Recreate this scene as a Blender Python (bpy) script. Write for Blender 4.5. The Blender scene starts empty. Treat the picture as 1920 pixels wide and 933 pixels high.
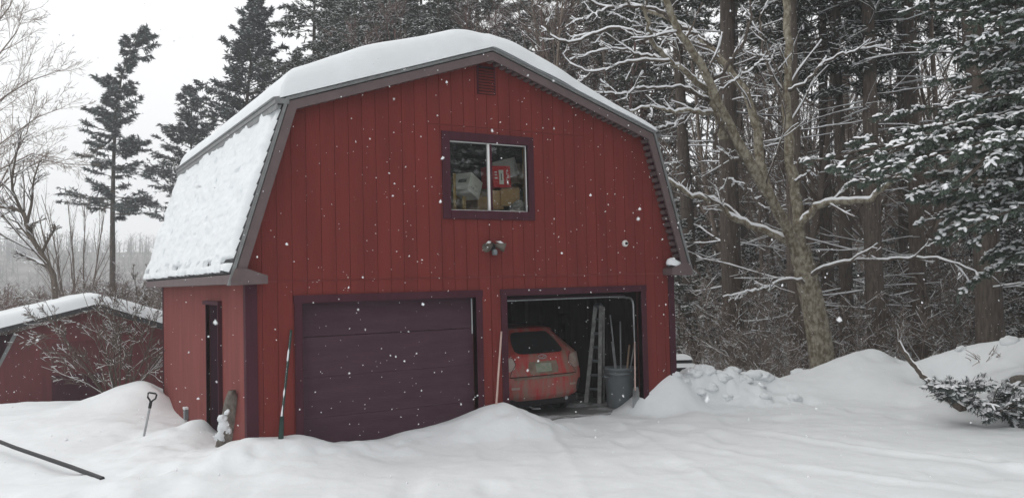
import bpy, math
import numpy as np
from mathutils import Matrix, Vector

C = bpy.context
SC = C.scene
COL = SC.collection
rad = math.radians

# ------------------------------------------------------------------ camera
CAM = np.array([-2.6612, -11.1398, 2.395])
YAW, PITCH, ROLL, FPX = 0.5424, 0.0384, -0.0242, 1571.7
_f = np.array([math.sin(YAW)*math.cos(PITCH), math.cos(YAW)*math.cos(PITCH), math.sin(PITCH)])
_r = np.array([math.cos(YAW), -math.sin(YAW), 0.0])
_u = np.cross(_r, _f)
_r, _u = math.cos(ROLL)*_r + math.sin(ROLL)*_u, -math.sin(ROLL)*_r + math.cos(ROLL)*_u
cam = bpy.data.objects.new('camera', bpy.data.cameras.new('camera'))
COL.objects.link(cam)
cam.data.sensor_width = 36.0
cam.data.lens = FPX/1920*36.0
cam.data.clip_start = 0.05
cam.data.clip_end = 3000
cam.data.dof.use_dof = True
cam.data.dof.focus_distance = 14.5
cam.data.dof.aperture_fstop = 6.5
m = Matrix.Identity(4)
for i in range(3):
    m[i][0], m[i][1], m[i][2], m[i][3] = _r[i], _u[i], -_f[i], CAM[i]
cam.matrix_world = m
SC.camera = cam

# ------------------------------------------------------------------ world, sun, exposure
SUN_EL, SUN_AZ = rad(64), rad(-62)          # azimuth clockwise from +y; the sun stands to the left behind thin cloud
world = bpy.data.worlds.new('World')
SC.world = world
world.use_nodes = True
nt = world.node_tree
nt.nodes.clear()
wo = nt.nodes.new('ShaderNodeOutputWorld')
bg = nt.nodes.new('ShaderNodeBackground')
sky = nt.nodes.new('ShaderNodeTexSky')
sky.sky_type = 'NISHITA'
sky.sun_disc = False
sky.sun_elevation = SUN_EL
sky.sun_rotation = SUN_AZ
sky.air_density = 1.0
sky.dust_density = 4.0
hs = nt.nodes.new('ShaderNodeHueSaturation')
hs.inputs['Saturation'].default_value = 0.12
hs.inputs['Value'].default_value = 1.0
tc = nt.nodes.new('ShaderNodeTexCoord')
sep = nt.nodes.new('ShaderNodeSeparateXYZ')
ramp = nt.nodes.new('ShaderNodeValToRGB')           # cloud deck: brighter overhead than at the horizon
ramp.color_ramp.elements[0].position = 0.0
ramp.color_ramp.elements[0].color = (0.90, 0.905, 0.915, 1)
ramp.color_ramp.elements[1].position = 0.6
ramp.color_ramp.elements[1].color = (1.0, 1.0, 1.0, 1)
cloudn = nt.nodes.new('ShaderNodeTexNoise')
cloudn.inputs['Scale'].default_value = 1.7
cloudn.inputs['Detail'].default_value = 4
cm = nt.nodes.new('ShaderNodeMapRange')
cm.inputs['To Min'].default_value = 0.88
cm.inputs['To Max'].default_value = 1.12
mul = nt.nodes.new('ShaderNodeVectorMath'); mul.operation = 'SCALE'
mul2 = nt.nodes.new('ShaderNodeVectorMath'); mul2.operation = 'SCALE'
mul2.inputs['Scale'].default_value = 12.6
mix = nt.nodes.new('ShaderNodeMix'); mix.data_type = 'RGBA'
mix.inputs['Factor'].default_value = 0.86
L = nt.links.new
L(tc.outputs['Generated'], sep.inputs[0]); L(sep.outputs['Z'], ramp.inputs[0])
L(tc.outputs['Generated'], cloudn.inputs['Vector']); L(cloudn.outputs['Fac'], cm.inputs['Value'])
L(ramp.outputs[0], mul.inputs[0]); L(cm.outputs[0], mul.inputs['Scale']); L(mul.outputs[0], mul2.inputs[0])
L(sky.outputs[0], hs.inputs['Color']); L(hs.outputs[0], mix.inputs['A']); L(mul2.outputs[0], mix.inputs['B'])
L(mix.outputs['Result'], bg.inputs[0]); L(bg.outputs[0], wo.inputs[0])
bg.inputs[1].default_value = 0.10

sl = bpy.data.lights.new('sun', 'SUN')
sl.energy = 0.5
sl.angle = rad(30)
sl.color = (1.0, 0.96, 0.90)
so = bpy.data.objects.new('sun', sl)
COL.objects.link(so)
sd = Vector((math.sin(SUN_AZ)*math.cos(SUN_EL), math.cos(SUN_AZ)*math.cos(SUN_EL), math.sin(SUN_EL)))
so.rotation_euler = (-sd).to_track_quat('-Z', 'Y').to_euler()
so.location = (-20, -6, 30)

SC.view_settings.view_transform = 'Standard'
SC.view_settings.look = 'None'
SC.view_settings.gamma = 1.0
SC.view_settings.use_curve_mapping = False
SC.view_settings.exposure = 0.0
SC.render.engine = 'CYCLES'
SC.cycles.use_denoising = True
try:
    SC.cycles.denoiser = 'OPENIMAGEDENOISE'
except Exception:
    pass
SC.cycles.max_bounces = 8
SC.cycles.diffuse_bounces = 4
SC.cycles.glossy_bounces = 3
SC.cycles.transmission_bounces = 4
SC.cycles.transparent_max_bounces = 12
SC.cycles.volume_bounces = 2
SC.cycles.caustics_reflective = False
SC.cycles.caustics_refractive = False

# ------------------------------------------------------------------ surveying: photo pixel (1920 x 933) -> world
def ray(px, py):
    return _f + _r*((px-960)/FPX) - _u*((py-466.5)/FPX)
def at_d(px, py, d): return CAM + ray(px, py)*d
def at_y(px, py, y):
    v = ray(px, py); return CAM + v*((y-CAM[1])/v[1])
def at_x(px, py, x):
    v = ray(px, py); return CAM + v*((x-CAM[0])/v[0])
def at_z(px, py, z):
    v = ray(px, py); return CAM + v*((z-CAM[2])/v[2])

# ------------------------------------------------------------------ materials
def mat(name, col, rough=0.7, var=0.0, scale=6.0, bump=0.0, bscale=40.0, spec=0.3, metal=0.0, stretch=(1, 1, 1), col2=None, detail=5, thr=None, objrand=0.0):
    M = bpy.data.materials.new(name)
    M.use_nodes = True
    n = M.node_tree.nodes; l = M.node_tree.links.new
    b = n['Principled BSDF']
    b.inputs['Base Color'].default_value = (*col, 1)
    b.inputs['Roughness'].default_value = rough
    b.inputs['Specular IOR Level'].default_value = spec
    b.inputs['Metallic'].default_value = metal
    t = n.new('ShaderNodeTexCoord'); mp = n.new('ShaderNodeMapping')
    mp.inputs['Scale'].default_value = stretch
    l(t.outputs['Object'], mp.inputs['Vector'])
    if var or col2:
        nz = n.new('ShaderNodeTexNoise')
        nz.inputs['Scale'].default_value = scale; nz.inputs['Detail'].default_value = detail
        nz.inputs['Roughness'].default_value = 0.62
        l(mp.outputs[0], nz.inputs['Vector'])
        r = n.new('ShaderNodeValToRGB')
        lo, hi = thr if thr else (0.3, 0.7)
        r.color_ramp.elements[0].position = lo; r.color_ramp.elements[1].position = hi
        c2 = col2 if col2 else tuple(min(1, c*(1+var)) for c in col)
        c1 = col if col2 else tuple(c*(1-var) for c in col)
        r.color_ramp.elements[0].color = (*c1, 1); r.color_ramp.elements[1].color = (*c2, 1)
        l(nz.outputs['Fac'], r.inputs[0])
        if objrand:
            oi = n.new('ShaderNodeObjectInfo'); mr = n.new('ShaderNodeMapRange')
            mr.inputs['To Min'].default_value = 1-objrand; mr.inputs['To Max'].default_value = 1+objrand
            l(oi.outputs['Random'], mr.inputs['Value'])
            sc_ = n.new('ShaderNodeVectorMath'); sc_.operation = 'SCALE'
            l(r.outputs[0], sc_.inputs[0]); l(mr.outputs[0], sc_.inputs['Scale']); l(sc_.outputs[0], b.inputs['Base Color'])
        else:
            l(r.outputs[0], b.inputs['Base Color'])
    if bump:
        nb = n.new('ShaderNodeTexNoise'); nb.inputs['Scale'].default_value = bscale; nb.inputs['Detail'].default_value = 6
        l(mp.outputs[0], nb.inputs['Vector'])
        bp = n.new('ShaderNodeBump'); bp.inputs['Strength'].default_value = min(1, bump); bp.inputs['Distance'].default_value = 0.02
        l(nb.outputs['Fac'], bp.inputs['Height']); l(bp.outputs[0], b.inputs['Normal'])
    return M

M_SNOW = mat('snow', (0.745, 0.772, 0.79), 0.65, var=0.03, scale=2.5, bump=0.35, bscale=9, spec=0.2)
M_SNOWB = mat('snow_on_branches', (0.80, 0.81, 0.83), 0.8, spec=0.1)
M_RED = mat('red_siding', (0.150, 0.025, 0.021), 0.8, var=0.16, scale=1.1, bump=0.3, bscale=26, stretch=(3, 3, 0.35), spec=0.2)
M_REDSIDE = mat('red_siding_lit_side', (0.178, 0.044, 0.038), 0.8, var=0.16, scale=1.6, bump=0.3, bscale=26, stretch=(3, 3, 0.35), spec=0.2)  # paler red: the stronger light on the left wall is put into this colour
M_REDBACK = mat('siding_groove', (0.185, 0.044, 0.040), 0.8)
M_PLUM = mat('plum_trim', (0.056, 0.017, 0.026), 0.75, var=0.15, scale=4, bump=0.15, spec=0.12, stretch=(3, 3, 0.6))
M_DOOR = mat('plum_door', (0.062, 0.031, 0.043), 0.75, var=0.14, scale=3, bump=0.2, bscale=20, spec=0.15, stretch=(0.6, 1, 3))
M_FASCIA = mat('fascia_brown', (0.118, 0.085, 0.086), 0.6, var=0.12, scale=5, spec=0.3)
M_DRIP = mat('drip_edge_metal', (0.17, 0.175, 0.175), 0.5, var=0.2, scale=8, spec=0.4)
M_SHINGLE = mat('shingles', (0.055, 0.055, 0.058), 0.9, var=0.4, scale=14, bump=0.6, bscale=60)
M_DARK = mat('dark_gap', (0.012, 0.010, 0.012), 0.9)
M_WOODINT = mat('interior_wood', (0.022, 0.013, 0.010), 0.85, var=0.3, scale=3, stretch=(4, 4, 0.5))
M_STUD = mat('pine_stud', (0.45, 0.29, 0.11), 0.7, var=0.15, scale=4, stretch=(5, 5, 0.5))
M_CONC = mat('concrete', (0.17, 0.17, 0.17), 0.8, col2=(0.62, 0.63, 0.65), scale=1.3, thr=(0.47, 0.60), bump=0.2, spec=0.3)
M_ALU = mat('aluminium', (0.62, 0.63, 0.64), 0.45, var=0.15, scale=5, metal=0.3)
M_WHITE = mat('white_vinyl', (0.74, 0.73, 0.72), 0.5, var=0.05)
M_BLACK = mat('black_plastic', (0.018, 0.018, 0.020), 0.5)
M_GREY = mat('grey_plastic', (0.17, 0.19, 0.20), 0.6, var=0.12, scale=3)
M_CARTON = mat('cardboard', (0.42, 0.26, 0.12), 0.85, var=0.15, scale=3)
M_REDBOX = mat('red_card', (0.55, 0.03, 0.035), 0.6, var=0.1, scale=3)
M_WHITEBOX = mat('white_card', (0.68, 0.66, 0.60), 0.7, var=0.06, scale=3)
M_INK = mat('ink', (0.06, 0.06, 0.06), 0.7)
M_BAG = mat('clear_bag', (0.42, 0.41, 0.38), 0.35, var=0.3, scale=9, bump=0.9, bscale=18)
M_WEATHER = mat('weathered_wood', (0.17, 0.15, 0.13), 0.9, var=0.45, scale=7, bump=0.9, bscale=22, stretch=(2, 2, 0.4))
M_HANDLE = mat('wood_handle', (0.42, 0.29, 0.21), 0.65, var=0.15, scale=5)
M_PINKHANDLE = mat('pale_handle', (0.50, 0.36, 0.32), 0.65, var=0.15, scale=5)
M_GREEN = mat('green_paint', (0.020, 0.044, 0.036), 0.5, var=0.2, scale=6)
M_STEEL = mat('dull_steel', (0.36, 0.37, 0.38), 0.45, var=0.2, scale=6, metal=0.6)
M_BARK = mat('grey_brown_bark', (0.105, 0.085, 0.07), 0.95, var=0.5, scale=9, bump=1.0, bscale=14, stretch=(2.5, 2.5, 0.5), objrand=0.2)
M_BARKDARK = mat('dark_conifer_bark', (0.085, 0.067, 0.055), 0.95, var=0.5, scale=8, bump=1.0, bscale=12, stretch=(3, 3, 0.5), objrand=0.25)
M_BARKYEL = mat('lichen_bark', (0.125, 0.10, 0.068), 0.95, col2=(0.31, 0.285, 0.225), scale=9, thr=(0.40, 0.62), bump=1.0, bscale=20, stretch=(1.3, 1.3, 0.9))
M_TWIG = mat('twig_bark', (0.19, 0.152, 0.125), 0.9, var=0.3, scale=3, objrand=0.25)
M_TWIGRED = mat('reddish_twig', (0.135, 0.088, 0.078), 0.9, var=0.3, scale=3, objrand=0.2)
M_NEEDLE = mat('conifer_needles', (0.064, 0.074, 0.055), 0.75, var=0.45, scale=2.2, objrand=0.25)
M_NEEDLEB = mat('hazy_blue_green_needles', (0.098, 0.112, 0.110), 0.75, var=0.4, scale=2.0, objrand=0.2)  # lightened: part of the distance haze on the pines is put into this colour
M_NEEDLEH = mat('hemlock_needles', (0.095, 0.125, 0.098), 0.7, var=0.45, scale=4)
M_FARWOOD = mat('far_wood_bark', (0.095, 0.078, 0.066), 0.95, var=0.3, scale=0.05)
M_LADDER = mat('dull_ladder_metal', (0.30, 0.30, 0.29), 0.6, var=0.4, scale=9)
M_BOUGH = mat('bough_needles', (0.085, 0.102, 0.096), 0.8, var=0.4, scale=5)
M_HILL = mat('wooded_hillside', (0.11, 0.092, 0.082), 0.95, col2=(0.24, 0.225, 0.215), scale=0.09, thr=(0.42, 0.7), detail=8)

def glass_mat():
    M = bpy.data.materials.new('window_glass'); M.use_nodes = True
    n = M.node_tree.nodes; l = M.node_tree.links.new; n.clear()
    o = n.new('ShaderNodeOutputMaterial'); mx = n.new('ShaderNodeMixShader'); t = n.new('ShaderNodeBsdfTransparent'); g = n.new('ShaderNodeBsdfGlossy')
    fr = n.new('ShaderNodeFresnel'); fr.inputs['IOR'].default_value = 1.55
    g.inputs['Roughness'].default_value = 0.02
    t.inputs['Color'].default_value = (0.93, 0.95, 0.94, 1)
    l(fr.outputs[0], mx.inputs[0]); l(t.outputs[0], mx.inputs[1]); l(g.outputs[0], mx.inputs[2]); l(mx.outputs[0], o.inputs[0])
    return M
M_GLASS = glass_mat()
M_CARGLASS = mat('dark_car_glass', (0.016, 0.017, 0.018), 0.3, spec=0.5)

def car_paint():
    M = mat('dirty_red_paint', (0.38, 0.015, 0.018), 0.4, col2=(0.215, 0.125, 0.10), scale=2.0, thr=(0.34, 0.60), stretch=(3.5, 1, 0.9), spec=0.4, detail=7)
    return M
M_CAR = car_paint()
M_CARDIRT = mat('road_dirt', (0.19, 0.14, 0.11), 0.9, var=0.3, scale=6)
M_LAMP = mat('tail_lamp', (0.22, 0.12, 0.10), 0.3, col2=(0.34, 0.29, 0.25), scale=5, spec=0.5)
M_PLATE = mat('plate', (0.13, 0.20, 0.13), 0.6, col2=(0.30, 0.28, 0.24), scale=9)
M_TYRE = mat('tyre', (0.02, 0.02, 0.02), 0.85)

# ------------------------------------------------------------------ mesh building
LOCALS = set()          # roots whose children are given in the root's own coordinates
class MB:
    def __init__(s): s.v = []; s.f = []; s.n = 0
    def add(s, v, f, mi=0, smooth=False):
        v = np.asarray(v, float).reshape(-1, 3); f = np.asarray(f, np.int64)
        if len(v) == 0 or len(f) == 0: return s
        s.v.append(v); s.f.append((f + s.n, mi, smooth)); s.n += len(v); return s
    def box(s, a, b, mi=0, M=None):
        x0, y0, z0 = a; x1, y1, z1 = b
        v = np.array([(x0,y0,z0),(x1,y0,z0),(x1,y1,z0),(x0,y1,z0),(x0,y0,z1),(x1,y0,z1),(x1,y1,z1),(x0,y1,z1)], float)
        if M is not None: v = v @ M[0].T + M[1]
        return s.add(v, [(0,3,2,1),(4,5,6,7),(0,1,5,4),(1,2,6,5),(2,3,7,6),(3,0,4,7)], mi)
    def prism(s, poly, y0, y1, mi=0, axis='y'):
        """polygon in (x, z) extruded along y (or polygon in (y, z) along x)"""
        P = np.asarray(poly, float); k = len(P)
        def lift(t):
            o = np.empty((k, 3))
            if axis == 'y': o[:, 0], o[:, 1], o[:, 2] = P[:, 0], t, P[:, 1]
            else: o[:, 0], o[:, 1], o[:, 2] = t, P[:, 0], P[:, 1]
            return o
        V = np.concatenate([lift(y0), lift(y1)])
        s.add(V, [list(range(k))], mi); s.f[-1] = (s.f[-1][0], mi, False)
        base = s.n - 2*k
        s.f.append((np.array([list(range(2*k-1, k-1, -1))]) + base, mi, False))
        s.f.append((np.array([(i, i+k, (i+1) % k + k, (i+1) % k) for i in range(k)]) + base, mi, False))
        return s
    def tube(s, pts, r, k=8, mi=0, smooth=True, caps=True):
        pts = np.asarray(pts, float); n = len(pts)
        r = np.broadcast_to(np.asarray(r, float), (n,))
        V, F = tubes(pts[None], r[None], k)
        s.add(V, F, mi, smooth)
        if caps:
            b = s.n - n*k
            s.f.append((np.array([list(range(k-1, -1, -1)), list(range((n-1)*k, n*k))]) + b, mi, False))
        return s
    def lathe(s, prof, c=(0, 0, 0), k=20, mi=0, M=None, smooth=True):
        prof = np.asarray(prof, float); n = len(prof)
        a = np.linspace(0, 2*np.pi, k, endpoint=False)
        V = np.stack([prof[:, None, 0]*np.cos(a), prof[:, None, 0]*np.sin(a), np.repeat(prof[:, None, 1], k, 1)], -1).reshape(-1, 3)
        if M is not None: V = V @ M.T
        V = V + np.asarray(c, float)
        i, j = np.meshgrid(np.arange(n-1), np.arange(k), indexing='ij'); j2 = (j+1) % k
        F = np.stack([i*k+j, i*k+j2, (i+1)*k+j2, (i+1)*k+j], -1).reshape(-1, 4)
        return s.add(V, F, mi, smooth)
    def grid(s, P, mi=0, smooth=True, flip=False):
        P = np.asarray(P, float); n, m_ = P.shape[:2]
        i, j = np.meshgrid(np.arange(n-1), np.arange(m_-1), indexing='ij')
        F = np.stack([i*m_+j, (i+1)*m_+j, (i+1)*m_+j+1, i*m_+j+1], -1).reshape(-1, 4)
        if flip: F = F[:, ::-1]
        return s.add(P.reshape(-1, 3), F, mi, smooth)
    def build(s, name, mats, parent=None, origin=None):
        me = bpy.data.meshes.new(name)
        V = np.concatenate(s.v)
        if origin is not None: V = V - np.asarray(origin, float)
        elif parent is not None and parent.name not in LOCALS:
            p = parent; off = np.zeros(3)
            while p is not None:
                off += np.array(p.location); p = p.parent
            V = V - off
        me.vertices.add(len(V)); me.vertices.foreach_set('co', V.astype(np.float32).ravel())
        lt = np.concatenate([np.full(len(f), f.shape[1]) for f, _, _ in s.f])
        lv = np.concatenate([f.ravel() for f, _, _ in s.f])
        me.loops.add(len(lv)); me.loops.foreach_set('vertex_index', lv.astype(np.int32))
        me.polygons.add(len(lt))
        ls = np.concatenate([[0], np.cumsum(lt)[:-1]])
        me.polygons.foreach_set('loop_start', ls.astype(np.int32))
        me.polygons.foreach_set('loop_total', lt.astype(np.int32))
        me.polygons.foreach_set('material_index', np.concatenate([np.full(len(f), mi) for f, mi, _ in s.f]).astype(np.int32))
        me.polygons.foreach_set('use_smooth', np.concatenate([np.full(len(f), sm) for f, _, sm in s.f]))
        if not isinstance(mats, (list, tuple)): mats = [mats]
        for q in mats: me.materials.append(q)
        me.update(calc_edges=True); me.validate(clean_customdata=False)
        o = bpy.data.objects.new(name, me); COL.objects.link(o)
        if parent is not None: o.parent = parent
        elif origin is not None: o.location = origin
        return o

def nrm(v): return v/np.maximum(np.linalg.norm(v, axis=-1, keepdims=True), 1e-9)
def tubes(pts, rd, k):
    """pts (B,n,3), rd (B,n): one tube per row"""
    B, n, _ = pts.shape
    T = np.empty_like(pts)
    T[:, 1:-1] = pts[:, 2:] - pts[:, :-2] if n > 2 else T[:, 1:-1]
    T[:, 0] = pts[:, 1]-pts[:, 0]; T[:, -1] = pts[:, -1]-pts[:, -2]
    T = nrm(T)
    mean = nrm(pts[:, -1]-pts[:, 0])
    ref = np.where(np.abs(mean[:, 2:3]) > 0.8, np.array([[1., 0, 0]]), np.array([[0, 0, 1.]]))[:, None, :]
    A = nrm(np.cross(T, np.broadcast_to(ref, T.shape))); Bn = np.cross(T, A)
    a = np.linspace(0, 2*np.pi, k, endpoint=False)
    V = pts[:, :, None, :] + rd[:, :, None, None]*(A[:, :, None, :]*np.cos(a)[:, None] + Bn[:, :, None, :]*np.sin(a)[:, None])
    b, i, j = np.meshgrid(np.arange(B), np.arange(n-1), np.arange(k), indexing='ij'); j2 = (j+1) % k
    o = b*n*k
    F = np.stack([o+i*k+j, o+(i+1)*k+j, o+(i+1)*k+j2, o+i*k+j2], -1).reshape(-1, 4)
    return V.reshape(-1, 3), F
def leaves(c, d, s_, Ln, Wd):
    """diamond faces: centre, length direction, side direction"""
    d = nrm(d)*np.asarray(Ln)[:, None]*0.5; s_ = nrm(s_)*np.asarray(Wd)[:, None]*0.5
    V = np.stack([c-d, c+s_-d*0.1, c+d, c-s_-d*0.1], 1).reshape(-1, 3)
    return V, np.arange(len(c)*4).reshape(-1, 4)
def octas(c, a, b, h):
    """lumps: centre, half axes a (vector), b (vector), h (vector)"""
    V = np.stack([c+a, c+b, c-a, c-b, c+h, c-h*0.5], 1).reshape(-1, 3)
    o = (np.arange(len(c))*6)[:, None, None]
    F = (o + np.array([(0,1,4),(1,2,4),(2,3,4),(3,0,4),(1,0,5),(2,1,5),(3,2,5),(0,3,5)])[None]).reshape(-1, 3)
    return V, F

def blob(c, a, b_, h, seed=0, amp=.5):
    """soft irregular lump: half axes a, b_, h"""
    th = np.linspace(0, np.pi, 11)[:, None]; ph = np.linspace(0, 2*np.pi, 17)[None]
    X, Y, Z = np.sin(th)*np.cos(ph), np.sin(th)*np.sin(ph), np.cos(th)+0*ph
    r = 1+amp*vnoise(X*1.9+seed*3.1, Y*1.9+Z*2.1, seed+7)
    return np.asarray(c)+(X*r)[..., None]*np.asarray(a)+(Y*r)[..., None]*np.asarray(b_)+(Z*r)[..., None]*np.asarray(h)
def thing(name, label, cat, loc=(0, 0, 0), group=None):
    o = bpy.data.objects.new(name, None); COL.objects.link(o)
    o.location = tuple(float(q) for q in loc); o.empty_display_size = 0.2
    return tag(o, label, cat, group)
def tag(o, label, cat, group=None, kind=None):
    if label: o['label'] = label
    if cat: o['category'] = cat
    if group: o['group'] = group
    if kind: o['kind'] = kind
    return o
def copy_tree(o, parent=None):
    c = o.copy(); COL.objects.link(c); c.parent = parent
    for ch in list(o.children): copy_tree(ch, c)
    return c
def rotm(ax, ang):
    return np.array(Matrix.Rotation(ang, 3, ax))

# ------------------------------------------------------------------ noise
def _hash(i, j, seed):
    h = (i*374761393 + j*668265263 + seed*144269) & 0xffffffff
    h = ((h ^ (h >> 13))*1274126177) & 0xffffffff
    return ((h ^ (h >> 16)) & 0xffff)/65535.0
def vnoise(x, y, seed=0):
    i = np.floor(x).astype(np.int64); j = np.floor(y).astype(np.int64)
    fx, fy = x-i, y-j; fx = fx*fx*(3-2*fx); fy = fy*fy*(3-2*fy)
    a, b, c, d = _hash(i, j, seed), _hash(i+1, j, seed), _hash(i, j+1, seed), _hash(i+1, j+1, seed)
    return (a*(1-fx)+b*fx)*(1-fy) + (c*(1-fx)+d*fx)*fy - 0.5
def fbm(x, y, seed=0, o=4):
    s = 0; a = 1.0
    for q in range(o):
        s = s + a*vnoise(x*2**q, y*2**q, seed+q*17); a *= 0.5
    return s
# ------------------------------------------------------------------ ground: one snow sheet
W, D = 7.32, 6.81
FLOOR = 0.12
_cp = []
def cp(p): _cp.append(tuple(float(q) for q in p))
# snow line along the garage front
for px, py in [(466,830),(500,829),(530,822),(562,818),(590,824),(640,829),(700,825),(760,812),(830,791),(880,775),(905,762),(935,751),(958,757)]:
    cp(at_y(px, py, -0.12))
for px, py in [(976,777),(1000,785),(1060,783),(1130,777),(1195,768)]:
    q = at_y(px, py, -0.02); cp((q[0], -0.02, min(q[2], 0.20)))
for px, py in [(1216,752),(1240,735),(1271,712)]:
    cp(at_y(px, py, -0.1))
# snow a little in front of the wall falls to the yard
for x, z in [(0.0,.22),(.6,.25),(1.6,.16),(2.6,.2),(3.2,.3),(3.75,.38),(4.4,.2),(5.2,.15),(6.2,.15),(6.9,.2)]:
    cp((x, -0.85, z))
for x in np.arange(-1.0, 12, 1.6):
    cp((x, -2.2, .14)); cp((x, -4.0, .12)); cp((x, -6.5, .12))
for x in np.arange(4, 11.5, 1.5): cp((x, -1.3, .14))
for x in (8.2, 9.2): cp((x, -0.6, .14))
cp((7.7, -0.35, .16))
# inside the garage
for x in (0.6, 2.2, 4.2, 5.4, 6.6):
    for y in (1.0, 3.5, 6.0): cp((x, y, -0.05))
for x in (4.3, 5.2, 6.1): cp((x, 0.35, 0.10))
# left wall contact
for px, py in [(309,746),(323,766),(346,787),(402,806),(443,833)]: cp(at_x(px, py, -0.02))
cp(at_x(388, 812, -0.05))
# left mounds
for px, py, y in [(262,714,7.2),(285,722,6.6),(232,738,7.8),(300,733,6.2)]: cp(at_y(px, py, y))
for px, py, y in [(383,788,2.0),(372,790,1.9),(350,800,2.2),(330,795,2.6)]: cp(at_y(px, py, y))
for px, py, y in [(0,757,9.4),(55,754,9.6),(100,757,9.8),(130,766,10.2),(172,752,9.4)]: cp(at_y(px, py, y))
for px, py, y in [(268,823,2.6),(200,790,4.0),(120,800,4.5),(60,800,5.0),(0,800,5.0),(180,770,6.0),(60,775,7.5)]: cp(at_y(px, py, y))
for px, py, y in [(410,845,0.7),(430,838,0.3),(395,850,0.0),(330,860,0.2),(250,860,0.6)]: cp(at_y(px, py, y))
for x, y, z in [(-1.7,0.8,.12),(-2.76,4.6,.13),(-3.6,2,.12),(-5,0,.12),(-5,6,.2),(-6,-4,.1),(-3,-4,.1),(-2,-8,.1),(4,-10,.1),(-8,9,.1)]: cp((x, y, z))
cp((-1.0, -1.0, .16)); cp((-0.3, -0.7, .22))
# right bank: toe and crest
for px, py in [(1225,772),(1260,771),(1300,768),(1345,762),(1390,757),(1440,752),(1500,757),(1560,762),(1640,768),(1720,774),(1800,783),(1870,795),(1940,806),(2020,815)]: cp(at_z(px, py, 0.14))
for px, py, d in [(1274,713,14.95),(1300,708,15.1),(1330,705,15.3),(1372,708,15.7),(1400,700,15.9),(1428,692,16.0),(1447,711,16.2),(1480,701,16.6),(1520,690,16.8),(1560,675,16.9),(1600,662,16.8),(1640,654,16.6),(1668,664,16.4),(1690,681,16.3),(1712,679,16.0),(1745,671,15.8),(1790,660,15.6),(1830,650,15.4),(1870,644,15.1),(1905,637,14.9),(1960,634,14.6),(2060,628,14.2)]:
    cp(at_d(px, py, d)); q = at_d(px, py, d+1.5); cp((q[0], q[1], q[2]-0.45)); q = at_d(px, py, d+3.5); cp((q[0], q[1], q[2]-1.0))
for px, py, d in [(1300,735,14.75),(1320,710,15.1),(1345,704,15.35),(1365,704,15.45),(1385,700,15.6),(1325,728,14.9),(1350,726,15.05),(1378,724,15.2),(1405,718,15.45),(1340,745,14.8),(1390,742,15.0),(1420,722,15.6),(1640,705,15.4),(1750,720,14.6),(1870,700,13.9),(1940,690,13.6)]: cp(at_d(px, py, d))
for x, y in [(9,6),(12,9),(17,6),(22,2),(28,4),(22,14),(14,16),(8,10),(3,12),(30,20),(18,28),(5,25)]: cp((x, y, -.15))
for x, y, z in [(-1,14,-.3),(-8,18,-.5),(-5,28,-1.2),(3,40,-1),(-15,40,-2),(-30,30,-2),(25,50,0),(50,30,.5),(60,0,.8),(40,-30,.5),(0,-40,.3),(-40,-20,-.5),(-10,80,-3),(60,90,0),(-80,60,-4),(100,0,1),(-30,120,-4),(0,-120,0),(-120,-40,-2),(120,-60,0),(-80,200,-4),(100,200,0)]: cp((x, y, z))
_cp = np.array(_cp)
def _kern(r): return np.sqrt(r*r + 0.03)
_R = np.linalg.norm(_cp[:, None, :2]-_cp[None, :, :2], axis=-1)
_n = len(_cp)
_A = np.zeros((_n+1, _n+1)); _A[:_n, :_n] = _kern(_R) - 0.012*np.eye(_n); _A[_n, :_n] = 1; _A[:_n, _n] = 1
_w = np.linalg.solve(_A, np.concatenate([_cp[:, 2], [0]]))
_tracks = [np.array([at_z(px, py, .13)[:2] for px, py in l]) for l in ([(1380, 800), (1480, 818), (1590, 835), (1750, 855), (1960, 876)], [(1200, 805), (1330, 842), (1500, 872), (1700, 900), (1960, 925)], [(1010, 800), (1060, 850), (1120, 960)], [(1160, 795), (1240, 840), (1340, 900), (1420, 960)])]
def sm(a, b, x): t = np.clip((x-a)/(b-a), 0, 1); return t*t*(3-2*t)
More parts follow.
